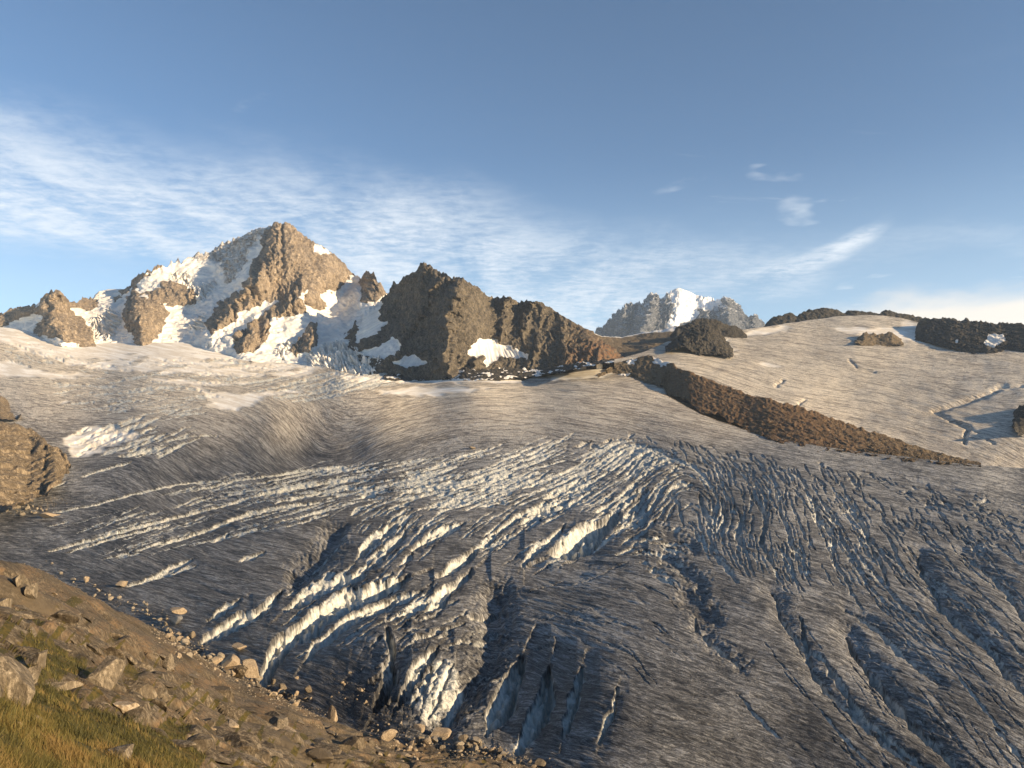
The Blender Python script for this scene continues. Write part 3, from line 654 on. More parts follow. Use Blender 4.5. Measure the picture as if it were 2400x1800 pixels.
LFOL = [(1500, 880, -12), (1700, 870, 30), (1850, 830, 12), (1900, 930, 14), (2050, 900, 10), (2200, 950, 14), (2100, 1000, 20), (2350, 850, 20), (2350, 900, -40), (2350, 1030, 40), (2000, 780, 5), (2250, 1060, 24), (1650, 930, 24), (1750, 800, 6)]
LPHI = solve_flow(LFOL, False)(LX, LY); LPSI = solve_flow(LFOL, True)(LX, LY)
lsn = np.zeros(LX.shape, bool); lwx = LX + fbm2(LX / 24, LY / 8, 3, 91) * 12; lwy = LY + fbm2(LX / 24, LY / 8, 3, 95) * 5
for p in ([(1735, 790), (1760, 775), (1830, 765), (1870, 768), (1800, 785)], [(1950, 768), (1975, 760), (2030, 770), (2085, 768), (2150, 790), (2120, 795), (2090, 780), (2040, 784), (1985, 782)], [(2060, 785), (2090, 790), (2110, 800), (2170, 800), (2155, 760), (2120, 750), (2100, 780)], [(1690, 790), (1705, 800), (1730, 830), (1720, 835), (1695, 815)], [(1775, 850), (1810, 852), (1840, 862), (1800, 862)], [(1280, 878), (1420, 860), (1480, 862), (1420, 885), (1300, 893)]): lsn |= inpoly(lwx, lwy, p)
lsn = blur(lsn, (1, 2))
lfol = noise2(LPHI / 1.1, LPSI / 14, 114) * .5 + noise2(LPHI / 3, LPSI / 24, 115) * 1.1 + noise2(LPHI / 9, LPSI / 30, 116) * 1.6
lcr = np.zeros(LX.shape)
for l, hw, k in (([(2190, 962), (2250, 945), (2310, 925), (2350, 905), (2410, 900)], 6, 1.2), ([(2190, 962), (2225, 985), (2268, 1000), (2262, 1035)], 4, 2.0), ([(2270, 1000), (2330, 1040)], 2.5, 1), ([(1990, 845), (2010, 862), (2050, 870)], 3, 1), ([(1820, 905), (1835, 890)], 3, 1.5), ([(1870, 950), (1885, 938)], 3, 1.5)):
    d = segdist(lwx * .4 + LX * .6, lwy * .4 + LY * .6, l) / hw; lcr = np.maximum(lcr, np.exp(-d ** 2) * hw * k)
lsz = LP[..., 1] / F
LP[..., 2] += (lfol * .75 * (1 - .8 * lsn) - lcr + fbm2(LX / 90, LY / 45, 3, 130) * 1.5) * lsz
LP2 = add_back(LP, 6, 500, 260)
pd = lambda a: pad_attr(a, 6)
grid_mesh('upper_icefield', LP2, M_ICE, dict(flow=np.stack([pd(LPHI), pd(LPSI), pd(LPHI) * 0], -1), clean=pd(lcr * 0), snow=pd(lsn), dirt_shade=pd(np.interp(LX, [1300, 1500, 1700, 2100, 2480], [.75, .6, .42, .38, .48]) + np.interp(LY, [900, 1100], [0, .05])), far=pd(np.interp(LX, [1300, 1600], [.5, .9])), pix=pd(lsz) * .16),
          label='smooth pale ice dome rising behind the brown rock ridge')

# ------------------------------------------------------------------ mountains
def gdep(x, y): return GD(x, y)
# --- the high snowy peak
CH_SKY = [(-80,728),(0,733),(14,733),(22,726),(54,719),(87,713),(98,704),(108,690),(119,679),(125,683),(134,675),(141,688),(148,695),(156,697),(163,710),(188,708),(193,696),(210,697),(213,699),(231,684),(253,678),(282,677),(290,678),(307,673),(309,657),(315,652),(325,646),(340,639),(349,630),(356,634),(365,621),(376,617),(383,625),(394,623),(400,614),(405,618),(416,607),(423,613),(434,610),(439,601),(448,603),(459,593),(474,592),(488,592),(499,587),(505,575),(508,583),(521,569),(539,567),(546,560),(561,556),(579,549),(593,540),(615,534),(637,529),(642,522),(651,519),(669,523),(680,525),(694,536),(709,549),(727,563),(741,570),(756,575),(767,585),(785,596),(800,610),(808,619),(823,637),(834,646),(848,651),(850,646),(859,637),(870,639),(877,640),(884,655),(895,669),(907,684),(925,705),(960,740),(1010,780)]
CH_BASE = interp([(-80, 790), (0, 800), (83, 812), (217, 835), (315, 838), (448, 838), (553, 850), (600, 855), (669, 868), (716, 872), (756, 888), (837, 905), (1010, 915)])
c1 = lambda pts: [(x * .3617, 480 + y * .3617) for x, y in pts]
ROCKP = [c1(p) for p in (
 [(-300,690),(0,690),(60,670),(240,635),(250,700),(180,720),(120,740),(40,790),(0,795),(-300,800)],
 [(240,720),(270,600),(330,530),(370,520),(410,580),(440,595),(470,690),(530,750),(590,810),(612,905),(612,960),(450,890),(225,835),(245,780),(290,720)],
 [(450,625),(520,620),(535,580),(590,590),(650,665),(600,690),(540,680),(470,660)],
 [(870,560),(930,570),(1000,620),(1080,680),(1085,740),(1050,800),(1010,860),(975,905),(960,960),(880,960),(876,905),(870,840),(820,800),(805,680),(830,600)],
 [(930,570),(1000,560),(1080,500),(1200,520),(1290,600),(1270,640),(1200,660),(1080,650),(980,620)],
 [(745,590),(770,590),(800,600),(760,635),(745,635)], [(785,545),(850,525),(850,560),(800,600),(780,570)],
 [(845,480),(900,440),(1010,370),(1060,385),(1080,390),(1000,430),(950,470),(900,530),(870,555),(850,540)], [(1090,390),(1150,340),(1175,368),(1160,372)],
 [(1770,95),(1850,100),(1960,170),(2090,242),(2230,330),(2300,420),(2305,450),(2240,500),(2180,560),(2100,575),(2000,540),(1950,590),(1880,600),(1700,640),(1620,690),(1560,700),(1540,740),(1450,800),(1380,855),(1350,810),(1360,740),(1420,640),(1480,580),(1600,500),(1640,400),(1720,250)],
 [(1850,600),(1900,590),(1960,620),(2000,690),(1960,720),(1850,730),(1740,740),(1760,780),(1720,880),(1640,960),(1550,970),(1520,940),(1530,850),(1620,770),(1740,680)],
 [(1970,600),(2020,530),(2060,570),(2110,640),(2090,690),(2030,680),(1990,640)],
 [(2000,770),(2050,755),(2065,880),(2000,970),(1930,990),(1880,960),(1900,900),(1960,850)])] + [[(846,640),(859,625),(872,625),(886,645),(912,684),(885,708),(855,716),(849,690)]]
MIXP = [c1(p) for p in ([(1190,350),(1270,290),(1440,220),(1640,140),(1775,110),(1750,200),(1640,330),(1540,480),(1440,555),(1430,450),(1420,400),(1300,380)],)]
SNOWCUT = [c1(p) for p in ([(2030,245),(2080,265),(2150,310),(2060,330),(2020,290)], [(1520,560),(1560,530),(1590,560),(1560,580)], [(900,590),(950,580),(970,620),(940,615)], [(1715,235),(1735,215),(1560,440),(1480,550),(1465,545)])]
CD = Depth([(-80, 795, 2650), (220, 835, 2500), (450, 838, 2550), (600, 855, 2350), (756, 888, 2150), (900, 905, 2080), (-80, 728, 3050), (134, 672, 2950), (110, 780, 2680), (60, 760, 2800), (231, 684, 3500), (282, 675, 3550), (190, 700, 3250), (250, 740, 2950), (240, 790, 2750), (340, 639, 3350), (310, 720, 2960), (350, 770, 2800), (315, 800, 2720), (400, 700, 3120), (430, 610, 3450), (400, 650, 3350), (460, 690, 3200), (420, 770, 2850), (470, 760, 2900), (520, 740, 2950), (540, 567, 3600), (500, 640, 3380), (560, 680, 3080), (540, 640, 3230), (600, 660, 3020), (651, 517, 3700), (620, 600, 3300), (660, 600, 3220), (640, 680, 3000), (600, 740, 2850), (700, 640, 3180), (727, 560, 3600), (720, 720, 2900), (680, 760, 2760), (620, 780, 2680), (580, 800, 2560), (770, 640, 3300), (800, 610, 3600), (840, 655, 3500), (790, 700, 3220), (760, 740, 2980), (830, 720, 3020), (870, 637, 3200), (865, 700, 2980), (907, 684, 3150), (860, 780, 2650), (780, 800, 2600), (740, 800, 2620), (720, 840, 2450), (900, 820, 2450), (960, 740, 3000), (1010, 780, 3000), (820, 860, 2300)])
NXC, NYC = 560, 290
CXg, CYg, CVg, CP = patch(interp(CH_SKY), CH_BASE, -80, 1010, NXC, NYC, CD)
cwx = CXg + fbm2(CXg / 14, CYg / 14, 4, 201) * 6; cwy = CYg + fbm2(CXg / 14, CYg / 14, 4, 205) * 6
rk = np.zeros(CXg.shape, bool)
for p in ROCKP: rk |= inpoly(cwx, cwy, p)
mx = np.zeros(CXg.shape, bool)
for p in MIXP: mx |= inpoly(cwx, cwy, p)
for p in SNOWCUT: rk &= ~inpoly(cwx, cwy, p)
rkb = blur(rk, 1, 2); mxb = blur(mx, 3, 2)
bulge = blur(rk, (7, 7), 2) * 22 + blur(rk, (20, 20), 2) * 50
for l, wd, a in (([(651,519),(640,560),(625,620),(600,660),(560,700),(500,790)], 34, 150), ([(668,525),(690,600),(720,680)], 34, 120), ([(134,676),(142,700),(125,740),(150,800)], 46, 170), ([(320,700),(330,760),(335,810)], 26, 110), ([(600,740),(565,820)], 14, 60), ([(735,760),(730,820)], 12, 50), ([(700,700),(640,750)], 14, 50), ([(740,570),(760,620),(770,670)], 16, 60), ([(376,650),(410,680),(470,700)], 18, 50)):
    d = segdist(cwx, cwy, l) / wd; bulge = bulge + np.exp(-np.abs(d) ** 1.3) * a
N_ = normals(CP)
CP[..., 1] -= bulge; 
CP = world_of(CXg, CYg, CP[..., 1])
N_ = face_dir(CP, 14, 14)
edge = sstep(CVg, 0, .04)
rd = rock_disp(CP, N_, 100, 22, 5, 210, .3, .6)
def fan_ribs(X, Y, cx, cy, k, seed, wob=.05):
    th = np.arctan2(X - cx, np.maximum(Y - cy, 0) + 25); r_ = np.hypot(X - cx, Y - cy)
    th = th + noise2(X / 45, Y / 45, seed + 5) * wob
    o = 0; a = 1
    for q in range(4):
        o = o + a * (1 - 2 * np.abs(noise2(th * k * 2 ** q, r_ / (160 / 1.5 ** q), seed + q))); a *= .6
    return o
RIB1 = fan_ribs(cwx, cwy, 655, 470, 10, 221) - 1.0
rd = rd + RIB1 * 15 * sstep(CXg, 380, 470) + (1 - sstep(CXg, 380, 470)) * (fan_ribs(cwx, cwy, 140 + (CXg > 230) * 190, 600, 6, 225) - 1.0) * 9
sd = fbm3(CP / 160, 5, 240, .5) * 22 + fbm3(CP / 45 * np.array([1, 1, 2.2]), 3, 246, .5, True) * 5
icf = blur(inpoly(cwx, cwy, [(715, 850), (760, 805), (790, 803), (850, 825), (885, 850), (920, 860), (900, 876), (840, 884), (770, 880), (740, 865)]) | inpoly(cwx, cwy, c1([(1780,980),(1850,880),(1900,870),(1870,960),(1830,1000)])) | inpoly(cwx, cwy, c1([(1280,760),(1330,710),(1340,780),(1300,830),(1220,800)])) | inpoly(cwx, cwy, c1([(1100,440),(1200,440),(1280,560),(1400,480),(1360,600),(1240,640)])) | inpoly(cwx, cwy, c1([(570,760),(700,680),(780,700),(770,800),(700,880),(640,900),(600,820)])), 2, 2)
hseg, cseg = voro(np.stack([CXg / 7 + noise2(CXg / 20, CYg / 12, 8), CYg / 4], -1), 262, 1.2)
sd = sd + icf * (hseg * 26 - 14 * sstep(cseg, .25, 0))
D_ = rkb * rd * (1 - .0 * mxb) + (1 - rkb) * sd + mxb * (1 - rkb) * rd * .55
CP = CP + N_ * (D_ * (.08 + .92 * edge))[..., None]
jag = (noise2(CXg[0] / 7, CXg[0] * 0 + 3.3, 271) * 7 + noise2(CXg[0] / 3.1, CXg[0] * 0 + 5.3, 272) * 4) * np.interp(CXg[0], [0, 220, 235, 290, 300, 660, 700, 820, 850, 910], [.9, .9, 0, 0, 1, .8, .7, .3, 1.0, 1.0])
CP[..., 2] += jag[None] * np.exp(-CVg * 26) * CP[..., 1] / F
CPb = add_back(CP, 8, 900, 700)
pc = lambda a: pad_attr(a, 8)
gul = sstep(-RIB1, .55, 1.25) * np.interp(CYg, [520, 700, 800], [.62, .42, .12]) * rkb * np.interp(CXg, [300, 420, 660, 760], [.4, 1, .75, .35])
grid_mesh('mountain', CPb, M_PEAK, dict(snow=pc(np.clip(1 - rkb - mxb * .52 * (1 - rkb) + gul, 0, 1)), dust=pc(np.clip(mxb * .55 + np.interp(CYg, [520, 640, 760], [.20, .06, .02]) * rkb + .1 * (1 - rkb), 0, 1))), label='high rocky peak streaked with snow, hanging glaciers on its flanks')

# --- the dark pyramid in the middle
DK_SKY = [(790,800),(820,770),(850,735),(880,712),(907,690),(917,675),(922,665),(931,667),(939,662),(953,649),(968,639),(975,640),(982,626),(989,619),(995,616),(1004,620),(1015,631),(1029,635),(1047,643),(1053,651),(1062,653),(1073,650),(1083,653),(1098,664),(1116,671),(1134,687),(1156,698),(1167,700),(1177,696),(1188,695),(1199,698),(1217,709),(1232,705),(1246,704),(1261,706),(1286,720),(1315,738),(1351,760),(1387,780),(1409,800),(1450,828),(1490,850)]
DK_BASE = interp([(790, 858), (840, 878), (917, 890), (975, 905), (1062, 908), (1134, 902), (1250, 898), (1308, 892), (1384, 880), (1490, 880)])
DD = Depth([(790, 860, 2480), (820, 800, 2560), (880, 890, 2140), (975, 905, 2030), (1062, 908, 2010), (1134, 902, 2010), (1250, 898, 2020), (1384, 880, 1980), (1490, 880, 2000), (850, 735, 2700), (880, 800, 2420), (907, 690, 2750), (960, 720, 2560), (940, 800, 2330), (995, 614, 2620), (1000, 700, 2440), (1000, 800, 2250), (1083, 650, 2520), (1060, 740, 2270), (1045, 830, 2110), (1100, 700, 2330), (1130, 760, 2280), (1120, 810, 2180), (1156, 698, 2620), (1160, 790, 2340), (1188, 693, 2560), (1190, 770, 2400), (1217, 709, 2640), (1246, 702, 2560), (1240, 780, 2380), (1300, 728, 2560), (1290, 820, 2240), (1351, 760, 2480), (1400, 830, 2130), (1409, 800, 2400), (1490, 850, 2200)])
NXD, NYD = 410, 215
DX, DY, DV, DP = patch(interp(DK_SKY), DK_BASE, 790, 1490, NXD, NYD, DD)
dwx = DX + fbm2(DX / 16, DY / 16, 4, 301) * 7; dwy = DY + fbm2(DX / 16, DY / 16, 4, 305) * 6
c2 = lambda pts: [(700 + x * .3617, 550 + y * .3617) for x, y in pts]
dsn = np.zeros(DX.shape, bool)
for p in ([(1080,770),(1150,680),(1260,680),(1350,720),(1400,740),(1490,770),(1480,810),(1420,800),(1380,800),(1300,800),(1230,850),(1200,865),(1190,840),(1220,790),(1120,800)], [(400,760),(480,740),(560,710),(620,660),(650,700),(650,780),(560,810),(440,800)], [(610,830),(740,775),(790,800),(850,830),(740,860),(640,860)], [(1180,930),(1300,860),(1330,890),(1290,910)], [(1380,900),(1500,880),(1520,895),(1400,925)], [(430,440),(545,430),(530,560),(560,570),(590,540),(500,650),(380,700),(380,480)]): dsn |= inpoly(dwx, dwy, c2(p))
dsnb = blur(dsn, 1, 2)
bl = 0
for l, wd, a in (([(995,616),(985,680),(960,760),(930,830)], 16, 50), ([(1083,653),(1062,700),(1050,760),(1045,830),(1055,880)], 20, 130), ([(1047,643),(1010,690),(985,740)], 12, 55), ([(1188,695),(1180,740),(1172,790)], 11, 70), ([(1246,704),(1240,740),(1225,770)], 11, 60), ([(1315,738),(1320,800),(1330,850)], 12, 40), ([(1351,760),(1385,800),(1420,840)], 16, 50), ([(1270,730),(1262,790),(1255,840)], 9, 35), ([(1110,850),(1105,880)], 12, 50)):
    d = segdist(dwx, dwy, l) / wd; bl = bl + np.exp(-np.abs(d) ** 1.2) * a
DP = world_of(DX, DY, DP[..., 1] - bl + blur(dsn, 4, 2) * 10)
N_ = face_dir(DP, 10, 10)
rd = rock_disp(DP, N_, 80, 19, 5, 310, .5, .6) + (fan_ribs(dwx, dwy, 1010, 540, 10, 321) - 1) * 11 * sstep(DX, 1160, 1110) + (fan_ribs(dwx + (dwy - 700) * .25, dwy, 1190, 200, 26, 325) - 1) * 7 * sstep(DX, 1110, 1160)
fan = noise2((DX - 1100) / np.maximum(DY - 640, 20) * 40, DY / 40, 312) * 6
D_ = (1 - dsnb) * rd + dsnb * fan
DP = DP + N_ * (D_ * (.3 + .7 * sstep(DV, 0, .04)))[..., None]
jag = noise2(DX[0] / 8, DX[0] * 0 + 3.3, 371) * 7 + noise2(DX[0] / 3.3, DX[0] * 0 + 5.3, 372) * 5
DP[..., 2] += (jag * np.interp(DX[0], [900, 1080, 1260, 1400], [1, .7, .55, .15]))[None] * np.exp(-DV * 24) * DP[..., 1] / F
DPb = add_back(DP, 6, 500, 420); pk = lambda a: pad_attr(a, 6)
stain = np.clip(np.exp(-((DX - 1395) / 50) ** 2 - ((DY - 845) / 30) ** 2) * 1.6 + np.interp(DX, [1290, 1400], [0, .35]), 0, 1)
grid_mesh('mountain', DPb, M_DARK, dict(snow=pk(dsnb), dust=pk(dsnb * 0 - .55), stain=pk(stain)), label='dark jagged rock pyramid with a snow apron at its foot')

# --- the distant white-capped massif
VT_SKY = [(1385,790),(1395,785),(1402,777),(1405,767),(1411,770),(1419,767),(1426,762),(1431,748),(1440,746),(1445,734),(1459,722),(1469,713),(1483,713),(1502,710),(1514,708),(1521,691),(1533,685),(1540,691),(1554,698),(1564,686),(1583,677),(1592,675),(1611,681),(1630,691),(1654,696),(1663,696),(1678,703),(1701,698),(1715,701),(1730,720),(1744,736),(1753,746),(1763,736),(1770,736),(1775,746),(1784,753),(1789,765),(1800,775),(1840,790)]
VD = Depth([(1385, 830, 7900), (1600, 830, 7600), (1840, 830, 8000), (1445, 734, 8300), (1533, 685, 8500), (1592, 673, 8600), (1590, 760, 8000), (1500, 760, 7900), (1540, 730, 8100), (1600, 720, 8150), (1650, 720, 8350), (1700, 698, 8500), (1690, 760, 8000), (1763, 736, 8400), (1800, 775, 8500), (1385, 790, 8300)])
VX, VY, VV, VP = patch(interp(VT_SKY), lambda x: 830 + 0 * x, 1385, 1840, 330, 130, VD)
vwx = VX + fbm2(VX / 12, VY / 12, 3, 401) * 5; vwy = VY + fbm2(VX / 12, VY / 12, 3, 405) * 5
c3 = lambda pts: [(1350 + x * .4747, 620 + y * .4747) for x, y in pts]
vs_ = blur(inpoly(vwx, vwy, c3([(440,135),(480,90),(550,95),(640,135),(730,150),(720,200),(640,230),(600,220),(600,260),(540,290),(440,330),(470,260),(490,210),(460,150)])), 1, 2)
bl = 0
for l, wd, a in (([(1533,685),(1520,740),(1500,790)], 12, 250), ([(1592,675),(1585,740),(1570,790)], 30, 150), ([(1470,713),(1460,770)], 9, 170), ([(1701,698),(1700,750),(1720,790)], 14, 250), ([(1650,696),(1650,750)], 10, 160), ([(1765,736),(1765,780)], 7, 120)):
    d = segdist(vwx, vwy, l) / wd; bl = bl + np.exp(-np.abs(d) ** 1.2) * a
VP = world_of(VX, VY, VP[..., 1] - bl); N_ = face_dir(VP, 8, 8)
rd = rock_disp(VP, N_, 240, 66, 5, 410, .5, .6) + (fan_ribs(vwx, vwy, 1590, 440, 24, 421) - 1) * 48
VP = VP + N_ * ((rd * (1 - .75 * vs_)) * (.3 + .7 * sstep(VV, 0, .05)))[..., None]
VP[..., 2] += ((noise2(VX[0] / 5, VX[0] * 0 + 1.3, 471) * 7 + noise2(VX[0] / 2.2, VX[0] * 0 + 1.3, 472) * 4) * np.interp(VX[0], [1400, 1560, 1590, 1640, 1680, 1790], [1, .9, .0, .2, .8, .8]))[None] * np.exp(-VV * 20) * VP[..., 1] / F
VPb = add_back(VP, 5, 2500, 1200); pv = lambda a: pad_attr(a, 5)
grid_mesh('mountain', VPb, M_FAR, dict(snow=pv(vs_), dust=pv(np.interp(VY, [690, 800], [.66, .40]))), label='distant bluish massif with a rounded white snow cap')

# --- outcrops and ridges: a mound between an upper and a lower outline, standing on the surface behind it
PATCH = {}
def mound(name, top, bot, x0, x1, nx, ny, dtop, dbot, mat, wl, amp, label, p=1.5, snowf=None, stain=0.0, seed=500, back=(4, 120, 80), jagg=4, zst=1.8, cat=None, facet=.8, bury=10, dust=-.6, kind='structure', enoise=5.0, ledge=0):
    t0, b0 = interp(top), interp(bot)
    fade = lambda x: sstep(np.minimum(x - x0, x1 - x), 0, (x1 - x0) * .08) * np.clip((b0(x) - t0(x)) / 34, 0, 1)
    tf = lambda x: t0(x) + noise2(x / 23., x * 0 + seed, 5) * enoise * .5 * fade(x)
    bf = lambda x: b0(x) + (noise2(x / 37., x * 0 + seed, 7) + .6 * noise2(x / 12., x * 0 + seed, 9)) * enoise * fade(x)
    b2 = lambda x: bf(x) + bury
    xs = np.linspace(x0, x1, nx); X, Yp, V, _ = patch(tf, b2, x0, x1, nx, ny, lambda a, b: a * 0 + 1)
    h = np.clip((b0(X) + bury - Yp) / np.maximum(b0(X) + bury - t0(X), 1e-3), -.1, 1.1)
    h = np.sign(h) * np.abs(h)
    Dt = dtop(X[0]) if callable(dtop) else X[0] * 0 + dtop; Db = dbot(X[0]) if callable(dbot) else X[0] * 0 + dbot
    D = Db[None] + (Dt - Db)[None] * np.sign(h) * np.abs(h) ** p
    P = world_of(X, Yp, D); N = normals(P)
    N = normals(world_of(X, blur(Yp, (2, 4)), blur(D, (3, 6))))
    rd = rock_disp(P * np.array([1, .4, 1]), N, wl, amp, 5, seed, facet, zst, .56)
    e = sstep(V, 0, .08) * .8 + .2
    if ledge:
        lz = (P[..., 2] * .8 + P[..., 0] * .35) / ledge + fbm2(P[..., 0] / 40, P[..., 1] / 90, 3, seed + 90) * 1.2; fr = lz - np.floor(lz)
        rd = rd + (sstep(fr, 0, .75) - sstep(fr, .8, 1.0)) * ledge * .28
    P = P + N * (rd * e)[..., None]
    side = np.minimum(sstep(X, x0, x0 + (x1 - x0) * .04), 1)
    if jagg: P[..., 2] += ((noise2(X[0] / 9, X[0] * 0 + 1.7, seed + 71) + .5 * noise2(X[0] / 3.6, X[0] * 0 + 1.7, seed + 72)) * jagg)[None] * np.exp(-V * 12) * P[..., 1] / F
    sn = snowf(X, Yp) if snowf is not None else X * 0.
    st = stain(X, Yp) if callable(stain) else X * 0. + stain
    r, run, drop = back
    Pb = add_back(P, r, run, drop)
    q = lambda a: pad_attr(a, r)
    o = grid_mesh(name, Pb, mat, dict(snow=q(sn), dust=q(X * 0. + dust), stain=q(st)), label=label, kind=kind, cat=cat)
    return X, Yp, P
ld = lambda x, y: LD(x, y)
# col and moraine hill behind
mound('hill', [(1330,850),(1351,762),(1387,781),(1409,787),(1438,790),(1459,790),(1488,784),(1507,779),(1554,772),(1587,765),(1609,762),(1650,765),(1700,790)], [(1330,870),(1384,853),(1463,840),(1530,820),(1600,812),(1700,812)], 1330, 1700, 200, 60,
      lambda x: np.interp(x, [1330, 1400, 1500, 1700], [2450, 2700, 2900, 2800]), lambda x: np.interp(x, [1330, 1463, 1600, 1700], [2080, 2120, 2260, 2300]), M_BROWN, 60, 9, 'brown moraine hill behind the dark pyramid with a snowy crest', 1.1,
      snowf=lambda X, Y: sstep(Y - np.interp(X, [1340, 1409, 1459, 1507, 1600, 1700], [757, 783, 786, 776, 770, 790]), 11, 3) * .9 * (X > 1360) * (X < 1590), seed=520, jagg=1, facet=.3)
mound('ridge', [(1572,790),(1587,765),(1609,759),(1635,750),(1654,746),(1682,750),(1692,758),(1720,762),(1739,774),(1752,790)], [(1572,795),(1660,800),(1752,795)], 1572, 1752, 110, 36, 2500, 2420, M_RIDGE, 40, 14, 'black rock crest under the distant massif', 1.3, seed=530, bury=8)
mound('outcrop', [(1560,815),(1580,800),(1605,776),(1635,765),(1660,765),(1690,785),(1712,815),(1716,835)], [(1560,822),(1600,815),(1640,828),(1680,830),(1716,836)], 1560, 1716, 130, 60, 2230, 2060, M_RIDGE, 26, 17, 'dark blocky outcrop on the snow below the black crest', 1.3, enoise=9, seed=540, bury=5)
mound('ridge', [(1785,775),(1796,762),(1810,746),(1825,739),(1853,735),(1867,741),(1886,729),(1924,724),(1939,722),(1967,727),(1981,734),(2000,727),(2034,732),(2062,734),(2076,727),(2110,734),(2157,744),(2190,760)], [(1785,780),(1900,775),(2060,770),(2190,775)], 1785, 2190, 240, 50, 3100, 3000, M_RIDGE, 34, 18, 'long black rock crest behind the ice dome', 1.2, seed=550, bury=5, jagg=3)
rsn = lambda X, Y: blur(inpoly(X, Y, c3([(2010,400),(2040,350),(2110,350),(2125,385),(2060,415)])) | inpoly(X, Y, c3([(1870,385),(1890,380),(1880,400)])), 1)
mound('ridge', [(2140,800),(2157,750),(2162,748),(2185,746),(2228,746),(2276,753),(2323,755),(2361,759),(2400,759),(2480,764)], [(2140,800),(2157,798),(2228,812),(2252,826),(2314,832),(2356,820),(2400,824),(2480,832)], 2140, 2480, 250, 110, lambda x: np.interp(x, [2140, 2480], [2600, 2250]), lambda x: LD(x, np.interp(x, [2157, 2252, 2314, 2356, 2480], [800, 826, 832, 820, 832])) * 1.0, M_RIDGE, 30, 16, 'black rock wall at the right above the icefield', 1.2, enoise=9, snowf=rsn, seed=560, bury=6)
mound('outcrop', [(2003,800),(2024,779),(2045,782),(2062,785),(2090,778),(2110,795),(2118,804)], [(2003,802),(2024,811),(2052,816),(2080,812),(2118,806)], 2003, 2118, 110, 46, lambda x: LD(x, x * 0 + 782) * .97, lambda x: LD(x, x * 0 + 812), M_BROWN, 24, 9, 'small tan rock island in the middle of the ice dome', 1.3, seed=570, bury=3)
mound('outcrop', [(2372,1000),(2378,965),(2390,952),(2420,940),(2480,935)], [(2372,1002),(2385,1020),(2410,1035),(2480,1045)], 2372, 2480, 60, 60, lambda x: LD(x, x * 0 + 945) * .96, lambda x: LD(x, x * 0 + 1025), M_RIDGE, 20, 8, 'dark rock knoll at the right edge of the icefield', 1.2, seed=575, bury=3)
# the brown ridge between the two ice streams
RT = [(1400,880),(1435,858),(1460,845),(1500,838),(1526,832),(1560,848),(1578,855),(1600,866),(1654,886),(1692,900),(1744,922),(1825,941),(1896,960),(1981,991),(2062,1017),(2157,1050),(2228,1072),(2299,1089)]
RB = [(1400,884),(1435,876),(1480,880),(1549,900),(1590,925),(1621,946),(1682,971),(1753,1003),(1801,1026),(1920,1047),(2014,1060),(2157,1077),(2299,1092)]
rbf = interp(RB); rtf = interp(RT)
BX, BY, BP = mound('rock_ridge', RT, RB, 1400, 2299, 460, 96, lambda x: (GD(x, rbf(x)) * .45 + LD(x, rtf(x)) * .55), lambda x: GD(x, rbf(x) + 4) * 1.0, M_BROWN, 13, 7, 'rusty brown rock ridge parting the two ice streams', 1.0,
      snowf=lambda X, Y: blur(inpoly(X + fbm2(X / 9, Y / 6, 3, 611) * 7, Y + fbm2(X / 9, Y / 6, 3, 612) * 5, [(1535,838),(1560,842),(1575,852),(1560,860),(1530,856)]) | inpoly(X + fbm2(X / 9, Y / 6, 3, 611) * 7, Y, [(1470,845),(1495,842),(1485,856),(1468,858)]) | inpoly(X, Y, [(1440,880),(1480,876),(1470,884)]), 1),
      stain=lambda X, Y: np.interp(X, [1480, 1620, 1900, 2150], [.0, .8, .9, .2]), seed=580, back=(5, 90, 60), jagg=3, bury=7, enoise=11)
# rubble foot below the dark pyramid
mound('moraine', [(900,880),(960,872),(1010,868),(1060,860),(1120,868),(1200,862),(1260,868),(1320,856),(1400,846),(1440,842)], [(900,886),(975,893),(1062,894),(1134,889),(1200,888),(1250,882),(1320,870),(1400,854),(1440,848)], 900, 1440, 330, 40, lambda x: GD(x, x * 0 + 880) * 1.02, lambda x: GD(x, x * 0 + 890) * .99, M_RIDGE, 22, 8, 'dark rubble bank at the foot of the pyramid', 1.3, seed=590, back=(3, 60, 50), bury=3,
      snowf=lambda X, Y: sstep(fbm2(X / 24, Y / 7, 3, 591), .2, .42))
# left rock slopes beside the glacier
mound('rock_slope', [(-80,975),(0,988),(40,996),(72,1004),(98,1026),(108,1041),(145,1055),(161,1084),(166,1092)], [(-80,1200),(0,1196),(60,1189),(105,1166),(130,1140),(150,1114),(166,1097)], -80, 166, 150, 150, lambda x: GD(x, np.interp(x, [-80, 72, 108, 166], [985, 1004, 1040, 1090])) * np.interp(x, [-80, 160], [.80, .98]), lambda x: GD(x, np.interp(x, [-80, 0, 127, 140, 166], [1200, 1196, 1170, 1110, 1094])) * np.interp(x, [-80, 110], [.80, .985]), M_TAN, 34, 9, 'smooth tan bedrock slope at the left edge of the glacier', 1.0, ledge=11, enoise=9, seed=600, back=(4, 40, 40), jagg=2, facet=.6, bury=4, zst=1.0)
mound('rock_slope', [(-80,905),(0,925),(16,940),(43,962),(50,968)], [(-80,985),(0,982),(40,984),(50,972)], -80, 50, 90, 60, lambda x: GD(x, x * 0 + 930) * .97, lambda x: GD(x, x * 0 + 978) * np.interp(x, [-80, 50], [.85, .98]), M_TAN, 20, 3, 'layered tan slabs above the smooth bedrock at the left edge', 1.0, ledge=7, seed=605, back=(4, 40, 40), jagg=2, bury=3, zst=3)

